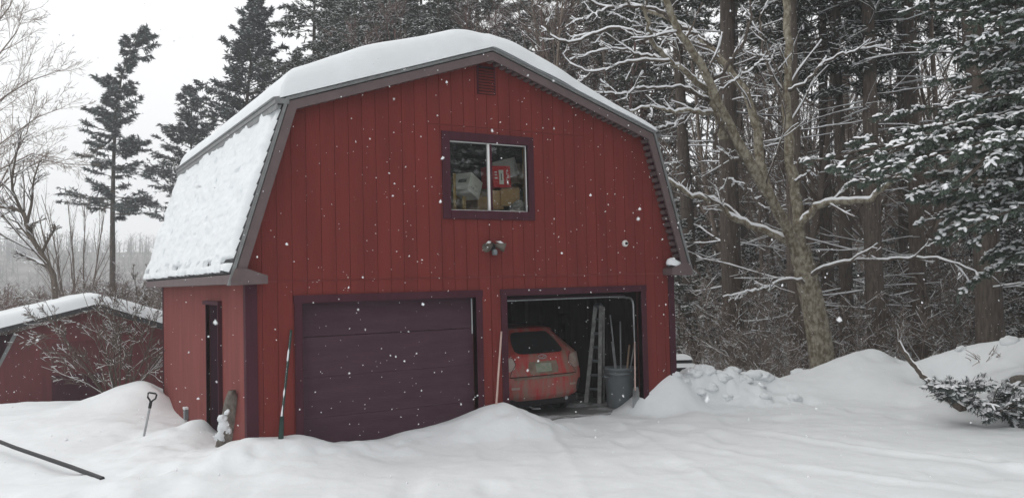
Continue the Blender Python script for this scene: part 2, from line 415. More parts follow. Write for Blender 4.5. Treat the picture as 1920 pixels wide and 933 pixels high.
def ground_z(x, y):
    x = np.atleast_1d(np.asarray(x, float)); y = np.atleast_1d(np.asarray(y, float))
    sh = x.shape; xf, yf = x.ravel(), y.ravel(); out = np.empty(len(xf))
    for a in range(0, len(xf), 20000):
        r = np.hypot(xf[a:a+20000, None]-_cp[None, :, 0], yf[a:a+20000, None]-_cp[None, :, 1])
        out[a:a+20000] = _kern(r) @ _w[:_n] + _w[_n]
    far = sm(120, 260, np.hypot(xf, yf))
    out = out*(1-far) + (-4)*far
    # small relief
    near = 1-sm(40, 120, np.hypot(xf, yf))
    ex, ey = xf*_r[0]+yf*_r[1], xf*_f[0]+yf*_f[1]
    rel = 0.036*fbm(xf*0.9, yf*0.9, 3, 4) + 0.018*fbm(xf*3.4, yf*3.4, 9, 3)
    rel = rel - 0.045*np.maximum(0, vnoise(ex*2.2, ey*1.3, 31)-0.14)*4*(yf < 0) + 0.02*np.abs(vnoise(ex*1.1, ey*2.6, 33))*(yf < 0)
    for trk in _tracks:                                                                  # ridges left along old wheel tracks
        dmin = np.full(len(xf), 9.)
        for a_, c_ in zip(trk[:-1], trk[1:]):
            v_ = c_-a_; t_ = np.clip(((xf-a_[0])*v_[0]+(yf-a_[1])*v_[1])/(v_@v_), 0, 1)
            dmin = np.minimum(dmin, np.hypot(xf-a_[0]-t_*v_[0], yf-a_[1]-t_*v_[1]))
        rel = rel + (.030*np.exp(-(dmin/.07)**2) - .02*np.exp(-((dmin-.2)/.12)**2))*(.6+vnoise(xf*1.3, yf*1.3, 35))          # old foot marks, snowed over
    cx, cy = 8.4, 0.55                                                                   # broken chunks thrown by the plough
    chunk = np.exp(-((ex-at_d(1345,720,15.1)@_r)/1.2)**2 - ((ey-at_d(1345,720,15.1)@_f)/0.6)**2)
    left = np.exp(-((xf+0.6)/1.3)**2 - ((yf-1.2)/3.0)**2)
    rel = rel + chunk*(0.30*fbm(xf*2.3, yf*2.3, 5, 3)+0.22*np.abs(vnoise(xf*4.6, yf*4.6, 8))-.10*np.abs(fbm(xf*3.4, yf*3.4, 18, 3))+.06) + left*0.12*fbm(xf*1.9, yf*1.9, 12, 3)
    front = np.exp(-((yf+0.5)/0.5)**2)*((xf > -0.5) & (xf < 4.4))
    rel = rel + front*0.08*fbm(xf*2.7, yf*2.7, 14, 3)
    inside = (xf > 0.1) & (xf < W-0.1) & (yf > 0.5) & (yf < D)
    out = out + rel*near
    out = np.where(inside, np.minimum(out, 0.06), out)
    return out.reshape(sh)
def gz(x, y): return float(ground_z(x, y)[0])
def axis(lo, hi, st, far, g=1.11):
    a = list(np.arange(lo, hi+st/2, st)); s_ = st; q = a[-1]
    up = []
    while q < far: s_ *= g; q += s_; up.append(min(q, far))
    s_ = st; q = a[0]; dn = []
    while q > -far: s_ *= g; q -= s_; dn.append(max(q, -far))
    return np.array(dn[::-1]+a+up)
gx = axis(-4.5, 16.5, 0.05, 640); gy = axis(-7.2, 9.5, 0.05, 640)
GX, GY = np.meshgrid(gx, gy, indexing='ij')
GZ = ground_z(GX, GY)
tag(MB().grid(np.stack([GX, GY, GZ], -1)).build('snow_ground', M_SNOW), None, None, kind='structure')

# far wooded hill to the left
hx = np.linspace(-330, 240, 120); hy = np.linspace(190, 520, 40)
HX, HY = np.meshgrid(hx, hy, indexing='ij')
def hill_h(x, y):
    ridge = 27 + 10*fbm(x*0.012, x*0+3.3, 40, 3) + 6*sm(-20, -160, x)
    return -5 + ridge*sm(190, 420, y) + 2.5*fbm(x*0.03, y*0.03, 41, 3)
tag(MB().grid(np.stack([HX, HY, hill_h(HX, HY)], -1)).build('hills', M_HILL), None, None, kind='structure')

# ------------------------------------------------------------------ garage
garage = thing('barn_garage', 'red gambrel roof barn style garage with two car doors and snow on its roof', 'garage')
RL = [(-.23, 2.575), (.50, 4.88), (3.66, 5.93), (6.82, 4.88), (7.55, 2.575)]     # outer roof line
YF, YB = -0.20, 7.29
ROOF_IN = 0.05
wall_out = [(0, -.4), (0, 2.44), (-.16, 2.44), (.575, 4.80), (3.66, 5.825), (6.745, 4.80), (7.48, 2.44), (7.32, 2.44), (7.32, -.4)]
D1 = (.73, 3.39, -.4, 2.17); D2 = (3.93, 6.59, -.4, 2.17); WN = (3.0, 4.375, 3.475, 4.525); VT = (3.52, 3.79, 5.27, 5.69)
holes = [D1, D2, WN]
def top_at(x):
    P = [(-.16, 2.44), (.575, 4.80), (3.66, 5.825), (6.745, 4.80), (7.48, 2.44)]
    return float(np.interp(x, [q[0] for q in P], [q[1] for q in P]))
def bot_at(x): return -.4 if 0 <= x <= W else 2.44
def front_wall():
    b = MB()
    pitch = 0.2033
    grooves = [i*pitch for i in range(0, 37)]
    seams = [2.467, 4.745]
    cuts = sorted(set([-.16, .575, 0.0, W, 3.66, 6.745, 7.48] + grooves + [h[0] for h in holes] + [h[1] for h in holes]))
    gs = set(round(g, 5) for g in grooves)
    for a, c in zip(cuts[:-1], cuts[1:]):
        if c-a < 1e-4: continue
        mid = (a+c)/2
        zr = [(bot_at(mid), None)]
        spans = [[bot_at(mid), 99]]
        for h in holes:
            if h[0]-1e-6 <= a and c <= h[1]+1e-6:
                ns = []
                for s0, s1 in spans:
                    if h[2] > s0: ns.append([s0, h[2]])
                    if h[3] < s1: ns.append([h[3], s1])
                spans = ns
        for s in seams:
            if s == 4.745 and not (2.6 < mid < 5.4 or mid < .9): continue
            ns = []
            for s0, s1 in spans:
                if s0 < s < min(s1, top_at(a)-.02, top_at(c)-.02): ns += [[s0, s-.006], [s+.006, s1]]
                else: ns.append([s0, s1])
            spans = ns
        xa = a + (.0035 if round(a, 5) in gs else 0); xc = c - (.0035 if round(c, 5) in gs else 0)
        for s0, s1 in spans:
            ta, tc = (top_at(xa), top_at(xc)) if s1 == 99 else (s1, s1)
            if min(ta, tc) <= s0 + .005: 
                if max(ta, tc) <= s0 + .005: continue
                ta, tc = max(ta, s0+.002), max(tc, s0+.002)
            V = [(xa,0,s0),(xc,0,s0),(xc,0,tc),(xa,0,ta),(xa,.014,s0),(xc,.014,s0),(xc,.014,tc),(xa,.014,ta)]
            b.add(V, [(0,1,2,3),(0,3,7,4),(1,5,6,2),(3,2,6,7),(0,4,5,1)])
    # wall body behind the boards, split round the openings
    xs = sorted(set([q for h in holes for q in h[:2]] + [-.16, 0, .575, 3.66, 6.745, W, 7.48]))
    for a, c in zip(xs[:-1], xs[1:]):
        mid = (a+c)/2
        spans = [[bot_at(mid), 99]]
        for h in holes:
            if h[0]-1e-6 <= a and c <= h[1]+1e-6:
                spans = [x for s0, s1 in spans for x in ([s0, h[2]], [h[3], s1]) if x[1] > x[0]]
        for s0, s1 in spans:
            ta, tc = (top_at(a), top_at(c)) if s1 == 99 else (s1, s1)
            if max(ta, tc) - s0 < .01: continue
            b.prism([(a, s0), (c, s0), (c, max(tc, s0+.002)), (a, max(ta, s0+.002))], .0125, .11, 1)
    return b.build('front_wall', [M_RED, M_REDBACK], garage)
front_wall()
SD = (1.49, 2.56, 2.15)     # side door: y0, y1, head
b = MB()
for y0, y1, z0, z1 in [(.11, SD[0], -.4, 2.46), (SD[0], SD[1], SD[2], 2.46), (SD[1], D, -.4, 2.46)]:
    b.box((0, y0, z0), (.11, y1, z1))
b.build('side_wall', M_REDSIDE, garage)
MB().box((W-.11, .11, -.4), (W, D, 2.46)).build('side_wall', M_RED, garage)
b = MB()
b.prism([(.11, -.4), (.11, 2.44), (-.16, 2.44), (.575, 4.80), (3.66, 5.825), (6.745, 4.80), (7.48, 2.44), (W-.11, 2.44), (W-.11, -.4)], D-.11, D)
b.build('rear_wall', M_RED, garage)
MB().box((.11, .02, -.3), (W-.11, D-.11, FLOOR)).build('floor_slab', M_CONC, garage)
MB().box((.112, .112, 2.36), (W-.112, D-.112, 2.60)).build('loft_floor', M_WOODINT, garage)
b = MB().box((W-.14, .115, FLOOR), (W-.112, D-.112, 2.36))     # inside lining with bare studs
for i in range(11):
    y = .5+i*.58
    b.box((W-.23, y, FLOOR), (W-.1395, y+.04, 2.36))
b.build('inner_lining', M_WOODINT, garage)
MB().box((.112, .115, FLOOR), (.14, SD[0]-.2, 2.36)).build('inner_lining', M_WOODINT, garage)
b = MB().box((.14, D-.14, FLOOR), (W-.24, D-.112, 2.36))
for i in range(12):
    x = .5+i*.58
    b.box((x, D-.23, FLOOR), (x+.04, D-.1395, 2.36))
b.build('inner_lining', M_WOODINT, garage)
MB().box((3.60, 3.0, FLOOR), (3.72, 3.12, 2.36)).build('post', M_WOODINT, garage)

# roof: four slopes of shingle on sheathing
def slope(p, q, y0, y1, th, name, m_):
    p, q = np.array(p), np.array(q); d = (q-p)/np.linalg.norm(q-p); n = np.array([-d[1], d[0]])
    if n[1] < 0: n = -n
    b = MB(); k = max(2, int(np.linalg.norm(q-p)/.145))
    b.prism([p, q, q-n*th, p-n*th], y0, y1)
    lo, hi = (p, q) if p[1] < q[1] else (q, p)
    e = (hi-lo)/k
    for i in range(k):                    # shingle courses, each butt proud of the one below
        a = lo+e*i; c = lo+e*(i+1.0)
        b.prism([a+n*.004, a+n*.022, c+n*.007, c+n*.003], y0-.012, y1-.02)
    return b.build(name, m_, garage)
slope(RL[0], RL[1], YF+.012, YB, ROOF_IN, 'roof', M_SHINGLE)
slope(RL[1], RL[2], YF+.012, YB, ROOF_IN, 'roof', M_SHINGLE)
slope(RL[3], RL[2], YF+.012, YB, ROOF_IN, 'roof', M_SHINGLE)
slope(RL[4], RL[3], YF+.012, YB, ROOF_IN, 'roof', M_SHINGLE)
# rake boards on the front gable, with the metal drip edge along the top
def offs(d_):
    """roof line moved inward by d_"""
    P = np.array(RL, float); out = []
    segs = []
    for a, c in zip(P[:-1], P[1:]):
        t = (c-a)/np.linalg.norm(c-a); n = np.array([-t[1], t[0]])
        segs.append((a-n*d_, t))
    out.append(segs[0][0] + segs[0][1]*((2.43-segs[0][0][1])/segs[0][1][1]))
    for (a, t), (c, s_) in zip(segs[:-1], segs[1:]):
        A = np.array([[t[0], -s_[0]], [t[1], -s_[1]]]); k = np.linalg.solve(A, c-a); out.append(a+t*k[0])
    out.append(segs[-1][0] + segs[-1][1]*((2.43-segs[-1][0][1])/segs[-1][1][1]))
    return out
O0, O1, O2 = offs(-.012), offs(.045), offs(.165)
O3 = offs(.030)
for i in range(4):
    rb = MB().prism([O1[i], O1[i+1], O2[i+1], O2[i]], YF-.022, YF+.012).build('rake_board', M_FASCIA, garage)
    MB().prism([O0[i], O0[i+1], O3[i+1], O3[i]], YF-.040, YF-.0225).build('drip_edge', M_DRIP, rb)
# soffit under the rake with its lookout blocks
b = MB()
for i in range(4):
    a0, a1 = np.array(O2[i]), np.array(O2[i+1])
    inn = offs(.075)
    b.prism([inn[i], inn[i+1], offs(.10)[i+1], offs(.10)[i]], YF+.0125, -.0005)
    ln = np.linalg.norm(a1-a0); nb = int(ln/.115); t = (a1-a0)/ln; n = np.array([-t[1], t[0]])
    for k in range(nb):
        c = np.array(offs(.101)[i]) + t*(k+.5)*.115
        if c[1] < 2.6: continue
        b.prism([c-t*.030, c+t*.030, c+t*.030-n*.055, c-t*.030-n*.055], YF+.06, -.004, 1)
b.build('soffit', [M_PLUM, M_FASCIA], garage)
# eaves
MB().box((-.245, YF-.02, 2.445), (-.215, YB, 2.565)).build('eave_board', M_FASCIA, garage)
MB().box((-.214, .0, 2.442), (-.002, D, 2.462)).build('eave_soffit', M_FASCIA, garage)
MB().box((W+.215, YF-.02, 2.445), (W+.245, YB, 2.565)).build('eave_board', M_FASCIA, garage)
MB().box((W+.002, .0, 2.442), (W+.214, D, 2.462)).build('eave_soffit', M_FASCIA, garage)
MB().box((.36, YF-.042, 4.72), (.375, YB+.03, 4.80)).box((.345, YF-.043, 4.80), (.53, YB+.03, 4.872)).prism([(.33, 4.86), (.50, 4.895), (.50, 4.915), (.32, 4.88)], YF-.03, YB+.03).build('upper_eave_board', M_DRIP, garage)
MB().box((6.945, YF-.03, 4.795), (6.96, YB+.03, 4.87)).build('upper_eave_board', M_DRIP, garage)
for sx in (0, 1):
    P = [(-.247, 2.425), (.22, 2.44), (.22, 2.545), (-.05, 2.64), (-.19, 2.64), (-.247, 2.50)]
    if sx: P = [(W-p[0], p[1]) for p in P]
    MB().prism(P, YF-.045, -.0015).build('eave_return', M_FASCIA, garage)
# corner boards, door surrounds
MB().box((-.014, -.02, -.4), (.135, -.0005, 2.438)).box((-.016, -.018, -.4), (-.0005, .10, 2.438)).build('corner_board', M_PLUM, garage)
MB().box((W-.115, -.02, -.4), (W+.014, -.0005, 2.438)).box((W+.0005, -.018, -.4), (W+.016, .10, 2.438)).build('corner_board', M_PLUM, garage)
MB().box((-.012, D-.06, -.4), (-.0005, D+.01, 2.438)).build('corner_board', M_PLUM, garage)
def surround(x0, x1, zt, t, name='door_trim'):
    b = MB()
    b.box((x0-t, -.022, -.4), (x0, .10, zt)).box((x1, -.022, -.4), (x1+t, .10, zt)).box((x0-t-.01, -.026, zt), (x1+t+.01, .10, zt+t))
    return b.build(name, M_PLUM, garage)
surround(D1[0], D1[1], D1[3], .105)
surround(D2[0], D2[1], D2[3], .105)
# closed sectional door
gd = bpy.data.objects.new('garage_door', None); COL.objects.link(gd); gd.parent = garage
zz = [0.05, .60, 1.15, 1.70, 2.20]
for k in range(4):
    z0, z1 = zz[k]+(.008 if k == 3 else .0015), zz[k+1]-.0015
    tilt = 0.055 if k == 3 else 0.0
    b = MB()
    y = .115
    V = [(D1[0], y, z0), (D1[1], y, z0), (D1[1], y+tilt, z1), (D1[0], y+tilt, z1)]
    V2 = [(a[0], a[1]+.045, a[2]) for a in V]
    b.add(V+V2, [(0,1,2,3),(4,7,6,5),(0,4,5,1),(3,2,6,7),(0,3,7,4),(1,5,6,2)])
    n_ = 8; wd = (D1[1]-D1[0])/n_
    for i in range(0):                    # shallow raised panels
        xa, xb = D1[0]+i*wd+.05, D1[0]+(i+1)*wd-.05
        za, zb = z0+.09, z1-.09
        f = lambda z: y + tilt*(z-z0)/(z1-z0)
        b.add([(xa, f(za)-.001, za), (xb, f(za)-.001, za), (xb, f(zb)-.001, zb), (xa, f(zb)-.001, zb),
               (xa+.02, f(za)-.007, za+.02), (xb-.02, f(za)-.007, za+.02), (xb-.02, f(zb)-.007, zb-.02), (xa+.02, f(zb)-.007, zb-.02)],
              [(0,1,5,4),(1,2,6,5),(2,3,7,6),(3,0,4,7),(4,5,6,7)])
    b.build('door_section', M_DOOR, gd)
MB().box((D1[1]-.022, .085, 1.62), (D1[1]-.014, .110, 2.15)).build('weather_strip', M_ALU, gd)
MB().box((D1[0]+.004, .09, .05), (D1[0]+.009, .110, .95)).build('weather_strip', M_ALU, gd)
MB().box((.6, .175, 2.0), (3.5, .20, 2.30)).build('header_board', M_WOODINT, garage)
# open door: sections run back under the ceiling, rails at both sides
od = bpy.data.objects.new('overhead_door', None); COL.objects.link(od); od.parent = garage
for k in range(4):
    MB().box((D2[0]+.02, .42+k*.55, 2.085+.012*k), (D2[1]-.02, .42+k*.55+.54, 2.125+.012*k)).build('door_section', M_DOOR, od)
MB().box((D2[0]+.02, .375, 2.075), (D2[1]-.03, .412, 2.092)).build('door_edge_rail', M_STEEL, od)
for x in (D2[0]-.04, D2[1]-.035):
    pts = [(x, .16, FLOOR+.02), (x, .16, 1.93), (x, .175, 2.0), (x, .22, 2.05), (x, .32, 2.068), (x, 2.9, 2.10)]
    MB().tube(pts, .017, 6).build('door_track', M_STEEL, od)
MB().box((D2[0]+.1, .112, 2.16), (D2[1]-.1, .16, 2.30)).build('header_board', M_WOODINT, garage)
M_SIDEDOOR = mat('side_door_plum', (.026, .013, .019), 1.0, spec=0.0)
# side door in its deep frame
sdo = bpy.data.objects.new('side_door', None); COL.objects.link(sdo); sdo.parent = garage
MB().box((.05, SD[0]+.001, .1), (.09, SD[1]-.001, SD[2]-.001)).box((.042, SD[0]+.2, 1.15), (.049, SD[1]-.2, 1.95)).box((.042, SD[0]+.2, .3), (.049, SD[1]-.2, .95)).build('door_leaf', M_SIDEDOOR, sdo)
MB().box((-.06, SD[0]-.035, -.2), (.045, SD[0], SD[2]+.06)).box((-.012, SD[1], -.2), (.045, SD[1]+.03, SD[2]+.06)).box((-.06, SD[0], SD[2]), (.045, SD[1], SD[2]+.06)).build('door_frame', M_PLUM, sdo)
MB().lathe([(0, 0), (.03, .0), (.033, .02), (.02, .045), (0, .05)], (.04, SD[0]+.1, 1.05), 10, M=rotm('Y', -math.pi/2)).build('door_knob', M_STEEL, sdo)
# loft window
win = bpy.data.objects.new('window', None); COL.objects.link(win); win.parent = garage
x0, x1, z0, z1 = WN
b = MB(); t = .13
b.box((x0-t, -.024, z0-t), (x0, .09, z1+t)).box((x1, -.024, z0-t), (x1+.105, .09, z1+t)).box((x0, -.026, z1), (x1, .09, z1+t)).box((x0, -.03, z0-t), (x1, .09, z0))
b.build('window_trim', M_PLUM, win)
def ring(xa, xb, za, zb, w_, ya, yb):
    return MB().box((xa, ya, za), (xa+w_, yb, zb)).box((xb-w_, ya, za), (xb, yb, zb)).box((xa+w_, ya, za), (xb-w_, yb, za+w_)).box((xa+w_, ya, zb-w_), (xb-w_, yb, zb))
xm = 3.69
ring(x0, x1, z0, z1, .014, .035, .088).build('window_frame', M_WHITE, win)
MB().box((xm-.022, .022, z0+.014), (xm+.012, .062, z1-.014)).build('mullion', M_WHITE, win)
MB().box((xm+.0125, .026, z0+.014), (xm+.055, .062, z1-.014)).build('meeting_stile', M_PLUM, win)
MB().box((x0+.014, .050, z0+.014), (xm-.022, .054, z1-.014)).build('pane', M_GLASS, win)
MB().box((xm+.055, .046, z0+.014), (x1-.014, .050, z1-.014)).build('pane', M_GLASS, win)
# gable vent
vt = bpy.data.objects.new('gable_vent', None); COL.objects.link(vt); vt.parent = garage
x0, x1, z0, z1 = VT
MB().box((x0, -.004, z0), (x1, -.0008, z1)).build('vent_back', M_DARK, vt)
b = MB().box((x0-.025, -.02, z0-.0), (x0, -.0008, z1+.02)).box((x1, -.02, z0), (x1+.025, -.0008, z1+.02)).box((x0, -.02, z1), (x1, -.0008, z1+.02))
b.build('vent_frame', M_PLUM, vt)
b = MB()
for i in range(9):
    z = z0+.01+i*(z1-z0-.02)/9
    b.add([(x0, -.030, z), (x1, -.030, z), (x1, -.006, z+.032), (x0, -.006, z+.032), (x0, -.030, z-.006), (x1, -.030, z-.006), (x1, -.006, z+.026), (x0, -.006, z+.026)],
          [(0,1,2,3),(4,7,6,5),(0,4,5,1)])
b.build('vent_slats', M_RED, vt)

# ------------------------------------------------------------------ snow on the roof
def roof_snow():
    b = MB()
    P = [np.array(RL[1]), np.array(RL[2]), np.array(RL[3])]
    L1 = np.linalg.norm(P[1]-P[0]); L2 = np.linalg.norm(P[2]-P[1]); tot = L1+L2
    U = np.concatenate([np.linspace(-.10, .3, 16), np.linspace(.34, tot-.3, 70), np.linspace(tot-.27, tot+.04, 12)])
    Y = np.concatenate([YF-.06+.02*np.arange(12)**1.25, np.linspace(.3, YB-.3, 60), np.linspace(YB-.27, YB+.05, 10)])
    UU, YY = np.meshgrid(U, Y, indexing='ij')
    s = np.clip(UU/L1, 0, 5)
    base = np.interp(UU, [-.2, 0, .35*L1, .8*L1, L1, L1+.25*L2, L1+.5*L2, L1+.75*L2, L1+.92*L2, tot, tot+.1], [.30, .34, .45, .40, .30, .26, .22, .15, .13, .09, .09])
    base = base + .05*fbm(UU*.7, YY*.6, 50, 3)
    e = np.minimum(np.minimum(np.clip((YY-(YF-.06))/.14, 0, 1), np.clip((YB+.05-YY)/.15, 0, 1)), np.minimum(np.clip((UU+.10)/.26, 0, 1), np.clip((tot+.04-UU)/.12, 0, 1)))
    e = np.sqrt(1-(1-e)**2)
    th = base*e
    # surface point and blended normal over the ridge
    bx = np.where(UU < L1, P[0][0]+(P[1][0]-P[0][0])*UU/L1, P[1][0]+(P[2][0]-P[1][0])*(UU-L1)/L2)
    bz = np.where(UU < L1, P[0][1]+(P[1][1]-P[0][1])*UU/L1, P[1][1]+(P[2][1]-P[1][1])*(UU-L1)/L2)
    rnd = -0.10*np.exp(-((UU-L1)/.35)**2)
    front = .04*fbm(UU*1.1, YY*0+2, 52, 3)*np.exp(-(YY-YF)/.3)
    b.grid(np.stack([bx, YY-np.maximum(front, 0), bz+.024+th+rnd*np.minimum(1, th*4)], -1))
    # underside
    b.grid(np.stack([bx, YY, bz+.024+0*th], -1), flip=True)
    return b.build('roof_snow', M_SNOW)
tag(roof_snow(), 'thick smooth slab of snow over the upper slopes of the red barn roof', 'snow')
def lower_snow():
    p, q = np.array(RL[0]), np.array(RL[1]); Ls = np.linalg.norm(q-p); d = (q-p)/Ls; n = np.array([-d[1], d[0]])
    u = np.linspace(.02, Ls-.05, 190); y = np.linspace(YF+.05, YB-.01, 330)
    U, Y = np.meshgrid(u, y, indexing='ij')
    t = .062 + .050*fbm(U*3.2, Y*2.0, 60, 4) + .022*fbm(U*8, Y*5, 61, 2)
    t = t + .003*(((U/.145) % 1) - .5)*-1*(1+2*vnoise(Y*1.7, U*2, 69))
    t = t - .075*np.maximum(0, vnoise(U*4.5, Y*3.0, 62)-.335)*7
    t = t - .22*np.exp(-((U-.17)/.026)**2)*(vnoise(Y*5.5, U*3, 63) > -.02)*(vnoise(Y*19, U*0, 67) > -.2) - .09*np.exp(-(U-.02)/.045)*(vnoise(Y*11, U*0, 64)+.40)
    e = np.minimum(np.clip((Y-YF-.05-.03*np.abs(vnoise(U*6, Y*0, 65)))/.06, -.3, 1), np.clip((Ls-.05-.02*np.abs(vnoise(Y*5, U*0, 66))-U)/.05, -.3, 1))
    t = np.where(e < 1, t*np.clip(e, 0, 1)-.03*(e < 0), t)
    t = t+.018
    X = p[0]+d[0]*U+n[0]*t; Z = p[1]+d[1]*U+n[1]*t
    return MB().grid(np.stack([X, Y, Z], -1), flip=True).build('roof_snow', M_SNOW)
tag(lower_snow(), 'thin lumpy snow with shingles showing through on the steep left roof slope', 'snow')
c = at_y(1262, 494, -.12)
b = MB(); th = np.linspace(0, 2*np.pi, 20, endpoint=False)
prof = [(1.0, 0), (1.02, .3), (.85, .75), (.5, .95), (0.01, 1.0)]
b.add(np.array([(W-.22+.19*(1+r_*math.cos(a)*.9)*1.0-.02, -.115+.10*r_*math.sin(a), 2.545+.125*h+.035*(1-math.cos(a))) for r_, h in prof for a in th]),
      np.array([(i*20+j, i*20+(j+1) % 20, (i+1)*20+(j+1) % 20, (i+1)*20+j) for i in range(4) for j in range(20)]), 0, True)
tag(b.build('snow_mound', M_SNOW), 'small white cap of snow on the right eave return of the barn', 'snow')
# ------------------------------------------------------------------ fixtures on the barn
fl = thing('floodlight', 'twin head bronze floodlight with snow on its hoods on the barn wall', 'lamp', (3.69, 0, 2.92))
MB().lathe([(0, 0), (.06, 0), (.06, .025), (.045, .035), (0, .035)], (3.69, -.0005, 2.93), 16, M=rotm('X', math.pi/2)).build('wall_plate', M_BLACK, fl)
for sx in (-1, 1):
    hd = MB()
    ax = np.array([sx*.80, -.42, -.30]); ax /= np.linalg.norm(ax)
    R_ = np.array(Vector(ax).to_track_quat('Z', 'Y').to_matrix())
    c0 = np.array([3.69+sx*.035, -.055, 2.955])
    hd.lathe([(0, 0), (.028, .005), (.036, .05), (.062, .105), (.072, .155), (.066, .155), (.05, .10), (0, .09)], c0, 14, M=R_)
    o = hd.build('lamp_head', mat('bronze_metal', (.09, .075, .06), .45, spec=.5), fl)
    sn, sf = octas(np.array([c0+ax*.085+np.array([0, 0, .055])]), np.array([ax*.085]), np.array([np.cross(ax, [0, 0, 1])*.045]), np.array([[0, 0, .03]]))
    MB().add(sn, sf, 0, True).build('snow_cap', M_SNOW, fl)
MB().lathe([(0, 0), (.035, 0), (.042, .03), (.042, .06), (.03, .085), (0, .09)], (3.71, -.055, 2.80), 14).build('motion_sensor', M_GREY, fl)
b = MB().lathe([(0, 0), (.052, 0), (.056, .03), (.045, .05), (.030, .052), (.028, .03), (0, .03)], (6.27, -.0005, 2.985), 18, M=rotm('X', math.pi/2))
rl = thing('wall_lamp', 'small round white weatherproof socket on the barn wall above the open door', 'lamp', (6.27, 0, 2.985))
b.build('socket_ring', M_WHITE, rl)
MB().lathe([(0, 0), (.024, 0), (.024, .02), (0, .024)], (6.285, -.034, 2.985), 12, M=rotm('X', math.pi/2)).build('socket_core', M_BLACK, rl)
p = at_x(352, 776, 0)
ob = thing('outlet_box', 'small grey outdoor outlet box low on the side wall of the barn', 'outlet box', (0, p[1], p[2]))
MB().box((-.06, p[1]-.07, p[2]-.09), (-.001, p[1]+.07, p[2]+.09)).build('box_body', M_GREY, ob)
MB().box((-.068, p[1]-.075, p[2]+.0905), (-.001, p[1]+.075, p[2]+.125)).build('snow_cap', M_SNOW, ob)

# ------------------------------------------------------------------ poles and tools outside
def pole(name, label, cat, a, b_, r0, r1, m_, group=None):
    a, b_ = np.array(a), np.array(b_)
    pts = np.linspace(a, b_, 6); pts[1:-1] += .004*np.sin(np.arange(1, 5)*2.1)[:, None]
    o = MB().tube(pts, np.linspace(r0, r1, 6), 8).build(name, m_, None, origin=a)
    return tag(o, label, cat, group)
tp = at_y(546, 618, -.04); bt = at_y(524, 826, -.20)
gp = thing('snow_rake', 'dark green pole crusted with snow leaning on the wall beside the closed door', 'pole', bt)
MB().tube(np.linspace(bt-[0, 0, .25], bt+(tp-bt)*.22, 4), [.036, .036, .033, .026], 10).build('socket', M_GREEN, gp)
MB().tube(np.linspace(bt+(tp-bt)*.2, tp, 5), .0175, 8).build('shaft', M_GREEN, gp)
q = np.linspace(.22, .98, 60); rr = .011*np.clip(vnoise(q*14, q*0, 5)*3+.5, 0, 1)*(((q > .2) & (q < .62)) | ((q > .72) & (q < .86))) + .0005
MB().tube(bt+(tp-bt)*q[:, None]+np.array([-.012, -.016, .0]), rr, 6).build('snow_crust', M_SNOWB, gp)
pole('broom_handle', 'thin pale wooden handle standing in the snow between the two garage doors', 'handle', at_y(930, 765, -.22), at_y(940, 621, -.03), .017, .015, M_PINKHANDLE)

# D grip shovel stuck in the mound at the left
d0 = 12.6
hb, ht = at_d(267, 832, d0), at_d(283, 752, d0)
sh = thing('snow_shovel', 'shovel with black D shaped grip stuck upright in the snow mound', 'shovel', hb)
MB().tube(np.linspace(hb-(ht-hb)*.5, ht, 5), .017, 8).build('shaft', M_STEEL, sh)
ax = (ht-hb)/np.linalg.norm(ht-hb); sd_ = _r*.985+_f*.1; sd_ = sd_-ax*(sd_@ax); sd_ /= np.linalg.norm(sd_)
gpts = [ht-ax*.02, ht+ax*.02-sd_*.022, ht+ax*.055-sd_*.058, ht+ax*.12-sd_*.062, ht+ax*.128-sd_*.05, ht+ax*.128+sd_*.05, ht+ax*.12+sd_*.062, ht+ax*.055+sd_*.058, ht+ax*.02+sd_*.022, ht-ax*.02]
MB().tube(gpts, .0135, 8).tube([ht-ax*.10, ht-ax*.0], [.024, .022], 10).build('grip', M_BLACK, sh)

# long dark pole lying on the snow, its end buried
e0 = at_d(186, 893, 10.9); z = gz(e0[0], e0[1]); e0 = at_z(186, 893, z+.03); e1 = at_d(-60, 806, 12.6)
pole('dark_pole', 'long straight dark pole lying on the snow with one end buried', 'pole', e1, e0+(e0-e1)*.02-np.array([0, 0, .01]), .027, .029, M_BLACK)

# weathered slab leaning on the side wall
top, foot = at_x(436, 731, -.07), at_d(423, 838, 11.75)
sb = MB(); n_ = 26
rng = np.random.RandomState(4)
P = np.zeros((n_, 13, 3))
for i in range(n_):
    t = i/(n_-1); c = foot-[0, 0, .12] + (top-foot+[0, 0, .12])*t
    wd = np.interp(t, [0, .12, .35, .6, .85, 1], [.13, .16, .16, .12, .085, .035])
    for j in range(13):
        a = 2*np.pi*j/12
        P[i, j] = c + np.array([0.35, -0.94, 0])*0 + _r*math.cos(a)*wd*(1+.3*vnoise(np.array([i*.5]), np.array([j % 12*.9]), 2)[0]) + np.array([-.75, -.5, 0])*math.sin(a)*.06*(1+.6*vnoise(np.array([i*.8]), np.array([j % 12*1.3]), 3)[0])
sb.grid(P)
wl = thing('driftwood', 'weathered grey slab of wood with snow patches leaning against the side wall', 'wood', foot)
sb.build('slab', M_WEATHER, wl)
for k, (t, o, s_) in enumerate([(.22, -.06, .10), (.38, -.03, .085), (.52, -.06, .07), (.30, .05, .06), (.64, -.01, .05)]):
    c = foot + (top-foot)*t + _r*o - _f*.07; s_ *= 1.2
    MB().grid(blob(c, _r*s_*.75, (top-foot)*s_*.95, -_f*.035, k, .9), flip=True).build('snow_patch', M_SNOW, wl)

